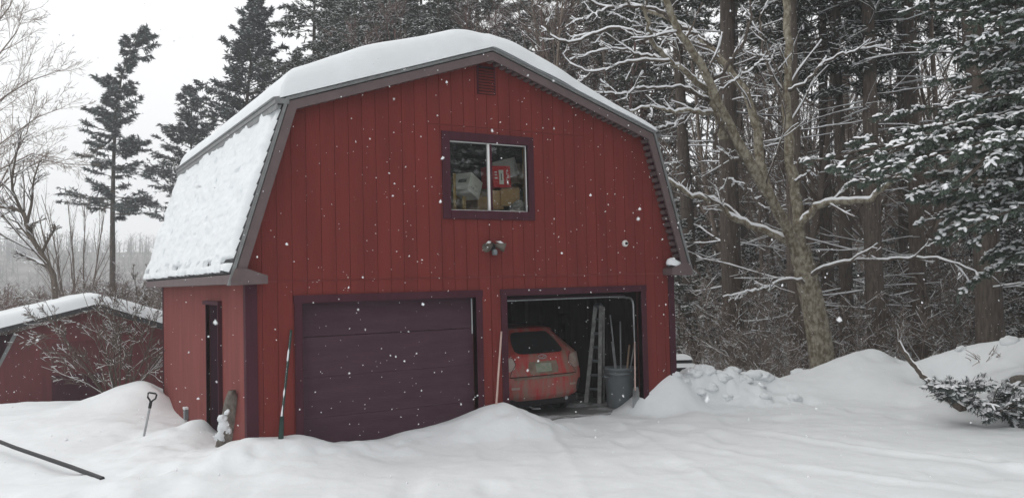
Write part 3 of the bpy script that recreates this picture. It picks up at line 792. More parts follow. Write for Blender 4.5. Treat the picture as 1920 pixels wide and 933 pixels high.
# ------------------------------------------------------------------ inside the open bay
# car, rear end towards the door
CX, CY = 5.02, 0.62
car = thing('parked_car', 'dirty red hatchback parked nose in inside the open garage bay', 'car', (CX, CY, FLOOR))
_z = np.array([.30, .36, .48, .60, .72, .80, .90, 1.00, 1.06, 1.15, 1.25, 1.35, 1.42, 1.455, 1.475])
_hw = np.array([.74, .80, .845, .865, .872, .872, .868, .855, .830, .765, .70, .635, .58, .54, .47])
_ry = np.array([.06, .02, .0, .0, .015, .05, .07, .09, .13, .23, .345, .45, .51, .545, .62])
_fy = np.array([4.05, 4.2, 4.25, 4.25, 4.2, 4.1, 3.9, 3.2, 2.9, 2.7, 2.5, 2.3, 2.1, 1.95, 1.75])
def car_y(x, z):
    hw = np.interp(z, _z, _hw); u = np.clip(np.abs(x)/hw, 0, 1)
    return np.interp(z, _z, _ry) + .055*u**2 + .17*u**7
def carpt(x, z, out=0.0):
    return np.stack([CX+x, CY+car_y(x, z)-out, FLOOR+z], -1)
Zr = np.concatenate([np.linspace(a, c, 4)[:-1] for a, c in zip(_z[:-1], _z[1:])]+[[_z[-1]]])
Ur = np.sin(np.linspace(-1, 1, 31)*np.pi/2)
rows = []
for z in Zr:
    hw = np.interp(z, _z, _hw); fy = np.interp(z, _z, _fy)
    back = carpt(Ur*hw, np.full(len(Ur), z))
    yf = np.linspace(fy, back[0, 1]+.12, 8)[:-1] + 0
    lft = np.stack([np.full(7, CX-hw-.012), CY*0+np.where(True, np.linspace(CY+fy, back[0, 1]+.10, 7), 0), np.full(7, FLOOR+z)], -1)
    rgt = lft[::-1].copy(); rgt[:, 0] = CX+hw+.012
    rows.append(np.concatenate([lft, back, rgt]))
rows = np.array(rows)
cb = MB().grid(rows, 0, True, flip=True)
tr = rows[-1]; nrow = len(tr)
half = nrow//2
cb.add(np.concatenate([tr[:half+1]*1, tr[::-1][:half+1]+[0, 0, .0]]), [(i, i+1, half+1+i+1, half+1+i) for i in range(half)], 0, True)
cb.build('body', M_CAR, car)
def patch(name, poly_rows, m_, out, parent=car):
    """poly_rows: list of (z, xl, xr)"""
    P = []
    for z, a, c in poly_rows: 
        xs = np.linspace(a, c, 17); P.append(carpt(xs, np.full(17, z), out))
    return MB().grid(np.array(P), 0, True, flip=True).build(name, m_, parent)
patch('rear_window', [(1.06, -.36, .36), (1.07, -.43, .43), (1.11, -.475, .475), (1.2, -.46, .46), (1.28, -.43, .43), (1.35, -.39, .39), (1.39, -.35, .35), (1.405, -.28, .28)], M_CARGLASS, .010)
patch('spoiler', [(1.41, -.50, .50), (1.43, -.53, .53), (1.455, -.52, .52), (1.473, -.45, .45)], M_CAR, .07)
for s in (-1, 1):
    patch('tail_lamp', [(z, *(sorted((s*a, s*.862)))) for z, a in [(.79, .64), (.83, .55), (.92, .53), (1.0, .57), (1.03, .66)]], M_LAMP, .012)
    patch('bumper_corner', [(z, *(sorted((s*a, s*.80)))) for z, a in [(.38, .70), (.46, .66), (.56, .69), (.60, .74)]], M_BLACK if s > 0 else M_CARDIRT, .008)
patch('licence_plate', [(.76, -.155, .155), (.83, -.155, .155), (.90, -.155, .155)], M_PLATE, .010)
patch('plate_recess', [(.73, -.27, .27), (.83, -.30, .30), (.93, -.27, .27)], M_CARDIRT, .005)
patch('hatch_gap', [(.692, -.66, .66), (.706, -.66, .66)], M_DARK, .008)
patch('bumper_step', [(.655, -.58, .58), (.672, -.60, .60), (.686, -.58, .58)], M_CARDIRT, .018)
for s in (-1, 1):
    patch('hatch_gap', [(z, *(sorted((s*x, s*(x+.010))))) for z, x in [(.71, .655), (.80, .60), (.90, .52), (.99, .545), (1.05, .60)]], M_DARK, .0135)
    patch('reflector', [(.50, *(sorted((s*.50, s*.64)))), (.535, *(sorted((s*.50, s*.64))))], M_LAMP, .010)
a_ = np.linspace(0, 2*np.pi, 25)
MB().tube(carpt(.075*np.cos(a_), 1.005+.032*np.sin(a_), .012), .008, 6, caps=False).build('badge', M_STEEL, car)
b = MB()
for xq, zq in [(-.04, 1.005), (-.02, .995), (0, 1.0), (.02, 1.01), (.035, 1.0)]:
    c = carpt(np.array([xq]), np.array([zq]), .014)[0]; b.box(c-[.006, .003, .006], c+[.006, .003, .006])
b.build('badge_stars', M_STEEL, car)
MB().tube(np.stack([carpt(np.array([q]), np.array([1.075+abs(q-.05)*.08]), .03)[0] for q in (.03, .15, .30)]), .010, 6).build('rear_wiper', M_BLACK, car)
MB().box((CX-.70, CY+.1, FLOOR+.20), (CX+.70, CY+3.6, FLOOR+.33)).build('underbody', M_DARK, car)
MB().tube([(CX+.45, CY+.06, FLOOR+.28), (CX+.45, CY+.5, FLOOR+.29)], .032, 10).build('exhaust', M_STEEL, car)
MB().tube([(CX-.35, CY+.25, FLOOR+.30), (CX-.12, CY+.22, FLOOR+.13), (CX+.02, CY+.22, FLOOR+.12)], .018, 6).build('tow_bar', M_STEEL, car)
for sx in (-1, 1):
    for yy in (.78, 3.3):
        c = np.array([CX+sx*.76, CY+yy, FLOOR+.315])
        wh = MB().lathe([(.19, -.10), (.30, -.105), (.315, -.08), (.315, .08), (.30, .105), (.19, .10)], c, 26, M=rotm('Y', math.pi/2)).build('wheel', M_TYRE, car)
        MB().lathe([(0, -.04), (.18, -.06), (.195, -.095), (.195, .095), (.18, .06), (0, .04)], c, 20, M=rotm('Y', math.pi/2)).build('rim', M_STEEL, wh)

# step ladder with its front and back rails
lad = thing('step_ladder', 'aluminium step ladder standing open inside the garage right of the car', 'ladder', at_y(1110, 745, 1.4)*[1, 1, 0]+[0, 0, FLOOR])
fb = at_y(1098, 748, 2.2); ft = at_y(1121, 574, 2.6); f2 = ft + _r*.16; fb2 = fb + _r*.12
fb[2] = FLOOR; fb2[2] = FLOOR
wv = np.array([.30, .60, 0.]); 
rails = []
def rail(a, b_, nm, m_=M_ALU, w_=.035):
    return MB().tube(np.linspace(a, b_, 3), w_, 4, smooth=False).build(nm, m_, lad)
bt1 = at_y(1099, 747, 1.55); bt1[2] = FLOOR; tp1 = at_y(1117, 573, 1.55)
bt2 = at_y(1124, 752, 1.30); bt2[2] = FLOOR; tp2 = at_y(1127, 573, 1.40)
bt3 = at_y(1132, 750, 1.45); bt3[2] = FLOOR; tp3 = at_y(1132, 575, 1.35)
rail(bt1, tp1, 'rail', M_LADDER, .05); rail(bt2, tp2, 'rail', M_LADDER, .05); rail(bt3, tp3, 'rail', M_LADDER, .025)
for k in range(1, 7):
    t = k/7.0
    a, c = bt1+(tp1-bt1)*t, bt2+(tp2-bt2)*t
    MB().tube([a, c], .026, 4, smooth=False).build('step', M_GREY, lad)
MB().tube([tp1, tp2], .06, 4, smooth=False).build('ladder_top', M_GREY, lad)

# grey bin full of long handled things
bc = at_y(1164, 752, .78); bc[2] = FLOOR
bn = thing('waste_bin', 'tall grey plastic bin holding long handles inside the garage', 'bin', bc)
MB().lathe([(0, .01), (.225, 0), (.235, .03), (.285, .66), (.30, .67), (.30, .70), (.275, .70), (.225, .05), (0, .05)], bc, 28).build('bin_body', M_GREY, bn)
lid = bc + np.array([-.20, -.22, .56])
for s in (-1, 1):
    MB().tube([bc+[s*.28, -.06, .56], bc+[s*.36, -.05, .55], bc+[s*.36, .05, .55], bc+[s*.28, .06, .56]], .014, 6).build('bin_handle', M_GREY, bn)
MB().lathe([(0, 0), (.20, 0), (.215, .012), (.20, .025), (0, .03)], bc+[-.16, -.17, .60], 20).build('lid', M_GREY, bn)
for k, (px, py, r_, m_, lab) in enumerate([
    (1144, 590, .013, M_STEEL, 'tallest thin handle leaning left in the grey bin'),
    (1163, 602, .014, M_STEEL, 'straight upright handle near the middle of the grey bin'),
    (1147, 640, .012, M_STEEL, 'short thin handle at the left edge of the grey bin'),
    (1180, 646, .016, M_HANDLE, 'bright wooden handle leaning right in the grey bin'),
    (1190, 640, .012, M_STEEL, 'grey metal handle leaning far right in the grey bin')]):
    t = at_y(px, py, [1.0, .95, .9, .70, .56][k]); a = bc + np.array([(.02, .05, .06), (.06, .06, .06), (-.04, 0, .06), (.02, -.06, .06), (.08, -.02, .06)][k])
    pole('tool_handle', lab, 'tool handle', a, t, r_, r_, m_, 'long handles standing in the grey bin')
# flat shovel by the right jamb
p0, p1 = at_y(1193, 763, .06), at_y(1190, 640, .13)
p0[2] = max(p0[2], FLOOR+.03)
fs = thing('flat_shovel', 'flat steel shovel standing on its blade inside the right door jamb', 'shovel', p0)
pm = p0 + (p1-p0)*.30
b = MB(); wv = np.array([.085, .02, 0]); 
G = []
for t in np.linspace(0, 1, 6):
    c = p0 + (pm-p0)*t; w_ = wv*(1 if t < .85 else .8)
    G.append([c - w_*1.0+[0, .0, 0], c-w_*.5+[0, .015, 0], c+[0, .02, 0], c+w_*.5+[0, .015, 0], c+w_])
G = np.array(G); b.grid(G, 0, True).grid(G+[0, .008, 0], 0, True, flip=True)
b.build('blade', M_STEEL, fs)
MB().tube([pm-(p1-p0)*.05+[0, .02, 0], p1], .014, 8).build('handle', M_PINKHANDLE, fs)
# plank stack hanging on the back and right walls, only just seen in the dark
for k, (y, h) in enumerate([(1.9, 1.9), (3.0, 1.6)]):
    a = np.array([W-.30, y, FLOOR]); MB()
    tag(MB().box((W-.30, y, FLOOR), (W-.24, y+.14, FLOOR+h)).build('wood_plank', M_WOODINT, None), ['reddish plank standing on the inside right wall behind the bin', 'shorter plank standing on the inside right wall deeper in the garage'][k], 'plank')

# ------------------------------------------------------------------ loft behind the window
LF = 2.60
def carton(label, c, s, rz, rx=0.0, ry=0.0, m_=M_CARTON, tape=True, name='carton', group=None, extra=None):
    R_ = rotm('Z', rz) @ rotm('Y', ry) @ rotm('X', rx)
    o = thing(name, label, 'box', c, group)
    h = np.array(s)/2
    b = MB().box(-h, h); e = b.build('box_body', m_, o, origin=(0, 0, 0))
    if tape:
        MB().box((-h[0]*.12, -h[1]-.002, h[2]*.55), (h[0]*.12, -h[1]-.0005, h[2]-.001)).box((-h[0]*.12, -h[1]-.002, h[2]+.0005), (h[0]*.12, h[1]+.001, h[2]+.002)).build('tape', M_STUD, o, origin=(0, 0, 0))
    if extra: extra(o, h)
    o.rotation_euler = Matrix(R_.tolist()).to_euler()
    return o
sf = 3.45
# deep row below the sill that carries the rest
for k, (x, wd, lab) in enumerate([(3.12, .42, 'big plain cardboard box at the bottom left behind the loft window'), (3.62, .46, 'big cardboard box below the white mullion of the loft window'), (4.13, .46, 'big cardboard box at the bottom right behind the loft window')]):
    carton(lab, (x, .50, LF+(sf-LF)/2+[-.06, .03, 0][k]), (wd, .5, sf-LF+[-.12, .06, 0][k]), 0.0)
def whitebox_marks(o, h):
    b = MB()
    y = -h[1]-.0015
    for (a, z, c, d_) in [(-.5, -.5, .08, .16), (-.28, -.5, .12, .16), (-.75, -.62, .05, .05), (-.10, .08, .42, .025), (-.10, .0, .30, .02), (.15, -.42, .35, .02), (.15, -.5, .25, .02)]:
        b.box((a*h[0], y, z*h[2]), ((a+c)*h[0], y+.001, (z+d_)*h[2]))
    b.build('printed_marks', M_INK, o, origin=(0, 0, 0))
    MB().box((-h[0]-.0015, -h[1]*.6, -.1*h[2]), (-h[0]-.0005, h[1]*.4, .25*h[2])).build('printed_marks', M_INK, o, origin=(0, 0, 0))
c = at_y(876, 350, .42)
carton('white cardboard box with printed marks lying tilted behind the left window pane', c, (.34, .30, .30), rad(28), 0.0, rad(24), M_WHITEBOX, False, extra=whitebox_marks)
def red_marks(o, h):
    y = -h[1]-.002
    MB().box((-.32*h[0], y, -.72*h[2]), (.20*h[0], y+.001, .62*h[2])).build('paper_label', M_WHITEBOX, o, origin=(0, 0, 0))
    b = MB()
    for k, z in enumerate([-.75, -.45, -.15, .18, .48]):          # column of block letters up the right edge, as on the photo
        x = .52*h[0]
        b.box((x, y, z*h[2]), (x+.24*h[0], y+.001, (z+.08)*h[2]))
        b.box((x+(.0 if k % 2 else .10)*h[0], y, (z+.09)*h[2]), (x+(.06 if k % 2 else .16)*h[0], y+.001, (z+.24)*h[2]))
    for z in (-.2, .1, .35):
        b.box((-.80*h[0], y, z*h[2]), (-.52*h[0], y+.001, (z+.12)*h[2]))
    b.build('white_letters', M_WHITE, o, origin=(0, 0, 0))
    MB().box((-.10*h[0], y-.0012, -.35*h[2]), (.0, y-.0002, .30*h[2])).build('label_print', M_INK, o, origin=(0, 0, 0))
c = at_y(930, 333, .45)
carton('red carton with white lettering and a white paper label behind the mullion', c, (.36, .30, .34), rad(8), 0, rad(-3), M_REDBOX, False, extra=red_marks)
c2 = at_y(944, 318, .82)
carton('white carton standing partly hidden behind the red carton', c2, (.40, .28, .30), rad(-14), 0, rad(-14), M_WHITEBOX, False)
c = at_y(955, 372, .40)
def flaps(o, h):
    for s in (-1, 1):
        b = MB(); b.add([(-h[0], s*h[1], h[2]), (h[0], s*h[1], h[2]), (h[0], s*(h[1]*.35), h[2]+.05), (-h[0], s*(h[1]*.35), h[2]+.05)], [(0, 1, 2, 3)])
        b.build('flap', M_CARTON, o, origin=(0, 0, 0))
carton('brown cardboard box with loose flaps in the lower right of the loft window', c, (.30, .26, .26), rad(-24), extra=flaps)
carton('brown carton under the red carton behind the loft window', at_y(924, 376, .50), (.22, .28, .30), rad(4))
carton('brown carton leaning behind the flapped box in the loft window', at_y(974, 330, .85), (.36, .32, .34), rad(12), 0, rad(6))
carton('low brown carton right of the tilted white box', at_y(902, 382, .50), (.24, .30, .20), rad(-6))
carton('dark brown carton far back in the loft left of centre', (3.3, 1.7, LF+.65), (.8, .6, 1.3), rad(10))
carton('tall brown carton far back in the loft right of centre', (4.3, 1.9, LF+.75), (.7, .6, 1.5), rad(-8))
def stick(lab, a, c, w_):
    tag(MB().tube([a, c], w_, 4, smooth=False).build('wood_stud', M_STUD, None, origin=a), lab, 'wood stud')
a = at_y(852, 396, .22); stick('yellow wooden stud standing at the left edge of the loft window', (a[0], .22, LF), at_y(852, 325, .22), .026)
a = at_y(871, 396, .20); stick('short yellow wooden stud standing below the tilted white box', (a[0], .20, LF), at_y(870, 368, .20), .030)
a = at_y(985, 396, .20); stick('pale wooden stud standing at the right edge of the loft window', (a[0], .20, LF), (a[0], .20, 4.75), .034)
c = at_y(972, 388, .24)
V = []
th_ = np.linspace(0, np.pi, 16)[:, None]; ph_ = np.linspace(0, 2*np.pi, 25)[None]
X_, Y_, Z_ = np.sin(th_)*np.cos(ph_), np.sin(th_)*np.sin(ph_), np.cos(th_)+0*ph_
r_ = 1+.9*vnoise(X_*2.5+9, Y_*2.5+Z_*3, 5)+.5*vnoise(X_*6, Z_*6+Y_*4, 6)
tag(MB().grid(np.stack([X_*r_*.12, Y_*r_*.10, Z_*r_*.09], -1)+c, flip=True, smooth=False).build('plastic_bag', M_BAG, None, origin=None), 'crumpled clear plastic bag in the lower right corner of the loft window', 'bag')

# ------------------------------------------------------------------ shed behind at the left
SY = 11.3
ap = at_y(180, 577, SY); le = at_y(-70, 640, SY); re = at_y(352, 628, SY)
base = at_y(100, 770, SY)[2]-.8
shed = thing('shed', 'low red shed with wide gable front under a thick snow roof', 'shed', (ap[0], SY, base))
lw = at_y(28, 624, SY); lb = at_y(-12, 702, SY)
wallp = [(lb[0], base), (lb[0], lb[2]), (lw[0], lw[2]), (ap[0], ap[2]-.05), (re[0], re[2]-.05), (re[0], base)]
MB().prism(wallp, SY, SY+.1).build('front_wall', mat('shed_red', (.125, .034, .036), .8, var=.18, scale=1.5, stretch=(4, 3, .35), bump=.3), shed)
MB().prism([(le[0], base), (le[0], le[2]), (lw[0], lw[2]-.03), (lw[0], base)], SY+.6, SY+.7).build('lean_to_wall', M_PLUM, shed)
t_ = .09
MB().prism([(lb[0]-.02, lb[2]-.5), (lb[0]+.05, lb[2]-.5), (lb[0]+.05, lb[2]), (lw[0]+.05, lw[2]-.03), (lw[0]-.03, lw[2]-.01), (lb[0]-.02, lb[2])], SY-.03, SY-.001).build('corner_trim', M_DRIP, shed)
for a, c in ((le, ap), (ap, re)):
    MB().prism([(a[0], a[2]), (c[0], c[2]), (c[0], c[2]+.10), (a[0], a[2]+.10)], SY-.35, SY+4.2).build('roof', M_SHINGLE, shed)
dx0, dx1 = at_y(97, 700, SY)[0], at_y(190, 700, SY)[0]; dz = at_y(130, 702, SY)[2]; dtop = at_y(140, 640, SY)[2]
dr = bpy.data.objects.new('shed_door', None); COL.objects.link(dr); dr.parent = shed; dr.location = (0, 0, 0)
def dpart(nm, f, m_):
    b = MB(); f(b); return b.build(nm, m_, dr)
dpart('lower_panel', lambda b: b.box((dx0, SY-.025, base), (dx1, SY-.001, dz)), M_PLUM)
dpart('upper_panel', lambda b: b.box((dx0, SY-.022, dz+.002), (dx1, SY-.001, dtop)), mat('shed_door_red', (.10, .026, .030), .8, var=.15, stretch=(4, 3, .4)))
zb_ = at_y(130, 772, SY)[2]-.05
for (xa, za, xb, zb2) in ((dx0, dz, dx1, zb_), (dx0, zb_, dx1, dz)):
    dpart('brace', lambda b: b.prism([(xa, za-.05), (xa, za+.05), (xb, zb2+.05), (xb, zb2-.05)], SY-.045 - (.012 if za > zb2 else 0), SY-.026), M_PLUM)
def shed_snow():
    b = MB(); P = []
    us = np.linspace(0, 1, 70); L_, R2 = le, re
    for side in (0,):
        X = np.concatenate([np.linspace(le[0]-.03, ap[0], 50), np.linspace(ap[0], re[0]+.03, 40)[1:]])
    Y = np.concatenate([SY-.42+.02*np.arange(9)**1.3, np.linspace(SY, SY+4.3, 30)])
    XX, YY = np.meshgrid(X, Y, indexing='ij')
    rz = np.where(XX < ap[0], le[2]+(ap[2]-le[2])*(XX-le[0])/(ap[0]-le[0]), ap[2]+(re[2]-ap[2])*(XX-ap[0])/(re[0]-ap[0])) + .10
    e = np.clip((YY-(SY-.42))/.14, 0, 1); e = np.sqrt(1-(1-e)**2)
    th = (.30+.04*fbm(XX*1.1, YY*.8, 70, 3))*e - .04*np.exp(-((XX-ap[0])/.3)**2)*e
    b.grid(np.stack([XX, YY, rz+th+.004], -1)); b.grid(np.stack([XX, YY, rz+.004], -1), flip=True)
    return b.build('roof_snow', M_SNOW)
tag(shed_snow(), 'thick snow layer over the gable roof of the low red shed', 'snow')

# ------------------------------------------------------------------ tiered stack with snow beyond the barn corner
sp = at_d(1285, 716, 19.0)
tg = thing('timber_stack', 'stepped stack of dark timbers with snow on each tier beside the barn corner', 'timber stack', sp)
tiers = [(1258, 1318, 702, 710), (1258, 1302, 686, 694), (1258, 1293, 672, 680)]
for k, (xa, xb, ya, yb) in enumerate(tiers):
    a, c = at_d(xa, yb, 19+.15*k), at_d(xb, ya, 19+.15*k)
    m0 = (a+c)/2; hw = (c-a)@_r/2; hz = .09
    R_ = np.stack([np.array([_r[0], _r[1], 0])/np.hypot(_r[0], _r[1]), np.array([_f[0], _f[1], 0])/np.hypot(_f[0], _f[1]), np.array([0, 0, 1.])], 1)
    MB().box((-hw, -.25, -.16 if k else -.5), (hw, .5, hz*.5), M=(R_, m0)).build('timber', M_WEATHER if k == 5 else M_BLACK, tg)
    G = []
    for u in np.linspace(-1, 1, 15):
        G.append([(R_ @ np.array([u*(hw+.03), v, hz*.5+.003+.085*math.sqrt(max(0, 1-u**6))*math.sqrt(max(0, 1-abs((v-.12)/.42)**4))])) + m0 for v in np.linspace(-.30, .54, 9)])
    MB().grid(np.array(G)).build('snow_cover', M_SNOW, tg)
# ------------------------------------------------------------------ vegetation generators
def grow(P0, D0, Ln, n, wander, up, rng):
    """polylines (B,n,3) that start at P0 along D0"""
    B = len(P0); pts = np.empty((B, n, 3)); pts[:, 0] = P0; d = nrm(np.asarray(D0, float)); st = np.asarray(Ln)/(n-1)
    up = np.broadcast_to(np.asarray(up, float), (B,))
    for i in range(1, n):
        d = d + rng.normal(0, wander, (B, 3)); d[:, 2] += up; d = nrm(d)
        pts[:, i] = pts[:, i-1] + d*st[:, None]
    return pts
def along(pts, idx, t):
    """position and tangent on row idx at fraction t"""
    n = pts.shape[1]; q = t*(n-1); i = np.minimum(q.astype(int), n-2); fr = (q-i)[:, None]
    a, b = pts[idx, i], pts[idx, i+1]
    return a+(b-a)*fr, nrm(b-a)
def fork(pts, rad_, m, t0, t1, ang, lenf, rng, n, wander, up, rf=.55, lens=None, flat=False):
    """m children per row of pts"""
    B = len(pts); idx = np.repeat(np.arange(B), m); t = rng.uniform(t0, t1, B*m)
    p, tg_ = along(pts, idx, t)
    a = rng.normal(0, 1, (B*m, 3))
    if flat: a[:, 2] *= .25
    side = nrm(a - (a*tg_).sum(1, keepdims=True)*tg_)
    th = rng.uniform(ang[0], ang[1], B*m)[:, None]
    d = tg_*np.cos(th) + side*np.sin(th)
    L0 = np.linalg.norm(pts[:, -1]-pts[:, 0], axis=1)[idx]*(1-.55*t)*lenf*rng.uniform(.6, 1.25, B*m)
    r0 = (rad_[:, 0]*(1-t0)+0)[idx]
    rr = (rad_[idx, 0] + (rad_[idx, -1]-rad_[idx, 0])*t)*rf
    q = grow(p, d, L0, n, wander, up, rng)
    R_ = rr[:, None]*np.linspace(1, .35, n)[None]
    return q, R_
def snow_on(b, pts, rd, mi, rng, cover=.75, lift=.7, size=.85, add=.006, k=5):
    """snow ridge on the upper side of near level branches"""
    n = pts.shape[1]
    T = nrm(pts[:, -1]-pts[:, 0]); ok = (np.abs(T[:, 2]) < .85) & (rng.uniform(0, 1, len(pts)) < cover)
    P, R_ = pts[ok].copy(), rd[ok]
    if not len(P): return
    g = rng.uniform(.45, 1.15, R_.shape)
    P[:, :, 2] += R_*lift + add*.7
    V, F = tubes(P, (R_*size+add)*g, k); b.add(V, F, mi, True)

def bare_tree(name, seed, H, r0, levels, bark, snow_cover=.5, lean=0., spread=(.35, .9), stems=1, low=.25, snow_add=.005, wander=.05, up=.03, twk=3):
    rng = np.random.RandomState(seed)
    P0 = np.zeros((stems, 3)); D0 = np.zeros((stems, 3)); D0[:, 2] = 1
    D0[:, :2] += rng.normal(0, .05 if stems == 1 else .45, (stems, 2)); D0[:, 0] += lean
    P0[:, 2] = -.3
    pts = grow(P0, D0, H*rng.uniform(.8, 1.05, stems)+.3, 9, wander, up, rng)
    rd = np.repeat(np.linspace(1, .18, 9)[None], stems, 0)*r0
    rd[:, 0] *= 1.25
    root = bpy.data.objects.new(name, None); COL.objects.link(root); LOCALS.add(root.name)
    tb = MB(); V, F = tubes(pts, rd, 8); tb.add(V, F, 0, True); snb = MB()
    tb.build('trunk', bark, root)
    br = MB(); cur, cr = pts, rd
    for li, (m, lf, ang, n, k) in enumerate(levels):
        q, R_ = fork(cur, cr, m, low if li == 0 else .2, .97, spread if li == 0 else ang, lf, rng, n, .10, .035 if li == 0 else .0)
        R_ = np.maximum(R_, .0045)
        V, F = tubes(q, R_, k); br.add(V, F, 0, True)
        if snow_cover: snow_on(snb, q, R_, 0, rng, snow_cover, add=snow_add, k=4)
        cur, cr = q, R_
    br.build('branches', bark, root)
    if snb.v: snb.build('branch_snow', M_SNOWB, root)
    return root

def needles(b, tw, rng, per, L_, Wd, mi=0, droop=.25, spread=.9):
    """needle sprays along twigs (B,n,3)"""
    B = len(tw); idx = np.repeat(np.arange(B), per); t = rng.uniform(.05, 1.0, B*per)
    p, tg_ = along(tw, idx, t)
    a = rng.normal(0, 1, (B*per, 3)); a[:, 2] = a[:, 2]*.5-.15
    d = nrm(tg_ + a*spread); d[:, 2] -= droop*rng.uniform(0, 1, B*per)
    s_ = nrm(np.cross(d, rng.normal(0, .5, (B*per, 3))+[0, 0, 1.]))
    V, F = leaves(p + d*L_*.3, d, s_, L_*rng.uniform(.7, 1.3, B*per), Wd*rng.uniform(.7, 1.3, B*per)); b.add(V, F, mi)
    return p, d
def conifer(name, seed, H, base, rmax, bark, needle, r0=.2, shape=.8, whorl=.5, nb=5, tw=9, per=5, L_=.26, Wd=.075, elev=(.15, -.35), snow=.35, trunk_pts=None, dead=0, lenprof=None, twl=.42, droop=.02, explicit=None, dead_from=1.5, gap=0.0, stepw=.45):
    rng = np.random.RandomState(seed)
    root = bpy.data.objects.new(name, None); COL.objects.link(root); LOCALS.add(root.name)
    if trunk_pts is None:
        n = 12; tp_ = np.zeros((n, 3)); tp_[:, 2] = np.linspace(-.6, H, n); tp_[2:, :2] = np.cumsum(rng.normal(0, .035, (n-2, 2)), 0)
    else: tp_ = np.asarray(trunk_pts, float); n = len(tp_)
    rdv = r0*np.clip(1.0-tp_[:, 2]/H, .06, 1)**.8; rdv[0] *= 1.2
    MB().tube(tp_, rdv, 10).build('trunk', bark, root)
    hs_ = np.arange(base, H-.15, whorl)
    P0, D0, Ls = [], [], []
    for h in hs_:
        f = (h-base)/(H-base)
        for k in range(max(2, int(rng.poisson(nb)))):
            if rng.uniform() < gap: continue
            az = rng.uniform(0, 2*np.pi)
            if lenprof is None: ln = rmax*((1-f)**shape*.95+.07)*min(1, .45+f*4)
            else: ln = lenprof(h, az, rng)
            ln *= rng.uniform(.55, 1.12)
            hh = h+rng.uniform(-.5, .5)*whorl
            e = elev[1]+(elev[0]-elev[1])*f**.8 + rng.normal(0, .10)
            P0.append([np.interp(hh, tp_[:, 2], tp_[:, 0]), np.interp(hh, tp_[:, 2], tp_[:, 1]), hh])
            D0.append([math.cos(az)*math.cos(e), math.sin(az)*math.cos(e), math.sin(e)]); Ls.append(ln)
    # leader
    for k in range(4):
        P0.append(tp_[-1]*.97); a = rng.uniform(0, 6.28); dd = nrm(tp_[-1]-tp_[-2])
        D0.append(dd+[.35*math.cos(a), .35*math.sin(a), .3]); Ls.append(H*.03+.25)
    if explicit:
        for h, az, e, ln in explicit:
            P0.append([np.interp(h, tp_[:, 2], tp_[:, 0]), np.interp(h, tp_[:, 2], tp_[:, 1]), h]); D0.append([math.cos(az)*math.cos(e), math.sin(az)*math.cos(e), math.sin(e)]); Ls.append(ln)
    P0, D0, Ls = np.array(P0), np.array(D0), np.array(Ls)
    br = grow(P0, D0, Ls, 7, .05, droop, rng)
    rb = np.clip(Ls*.011, .008, .05)[:, None]*np.linspace(1, .25, 7)
    cb = MB(); V, F = tubes(br, rb, 4); cb.add(V, F, 1, True)
    # flat side twigs
    m = tw; B = len(br); idx = np.repeat(np.arange(B), m); t = rng.uniform(.14, 1.0, B*m)**.85
    p, tg_ = along(br, idx, t)
    side = np.stack([-tg_[:, 1], tg_[:, 0], np.zeros(len(tg_))], 1); side = nrm(side)*np.where(rng.uniform(size=len(tg_)) < .5, -1, 1)[:, None]
    d = nrm(tg_*rng.uniform(.35, 1.1, (B*m, 1)) + side*rng.uniform(.3, 1, (B*m, 1)) + rng.normal(0, .18, (B*m, 3)))
    tl = np.clip(Ls[idx]*twl*(1.15-t)*rng.uniform(.6, 1.3, B*m), .16, 1.4)
    q = grow(p, d, tl, 3, .06, -.03, rng)
    V, F = tubes(q, np.full((len(q), 3), .006), 3); cb.add(V, F, 1)
    pp, dd = needles(cb, q, rng, per, L_, Wd)
    # the bough ends too
    needles(cb, br[:, 3:], rng, per, L_, Wd)
    cb.build('crown', [needle, M_BARKDARK], root)
    if snow:
        ok = rng.uniform(size=len(pp)) < snow
        c = pp[ok]+[0, 0, .03]+dd[ok]*L_*.35; k = len(c)
        a = nrm(dd[ok]*[1, 1, .6])*(L_*.42*rng.uniform(.5, 1.2, k))[:, None]
        s_ = nrm(np.cross(a, [0, 0, 1.]))*(Wd*.62*rng.uniform(.6, 1.5, k))[:, None]
        V, F = octas(c, a, s_, np.repeat([[0, 0, Wd*.33]], k, 0)); sb_ = MB().add(V, F, 0, True)
        sb_.build('branch_snow', M_SNOWB, root)
    if dead:                               # bare lower boughs with a line of snow
        B = dead; h = rng.uniform(dead_from, max(base+1, dead_from+2), B); az = rng.uniform(0, 2*np.pi, B); e = rng.normal(.02, .14, B)
        P0 = np.stack([np.interp(h, tp_[:, 2], tp_[:, 0]), np.interp(h, tp_[:, 2], tp_[:, 1]), h], 1)
        db = grow(P0, np.stack([np.cos(az)*np.cos(e), np.sin(az)*np.cos(e), np.sin(e)], 1), rng.uniform(.6, 2.9, B), 7, .07, .005, rng)
        rr = rng.uniform(.010, .020, B)[:, None]*np.linspace(1, .35, 7)
        k_ = MB(); V, F = tubes(db, rr, 5); k_.add(V, F, 0, True)
        q, R_ = fork(db, rr, 4, .3, .95, (.4, 1.0), .45, rng, 4, .1, 0, flat=True); R_ = np.maximum(R_, .004)
        V, F = tubes(q, R_, 3); k_.add(V, F, 0, True)
        k_.build('dead_branches', M_BARK, root)
        s2 = MB(); snow_on(s2, db, rr, 0, rng, .9, add=.012); snow_on(s2, q, R_, 0, rng, .6, add=.006, k=4)
        s2.build('branch_snow', M_SNOWB, root)
    return root

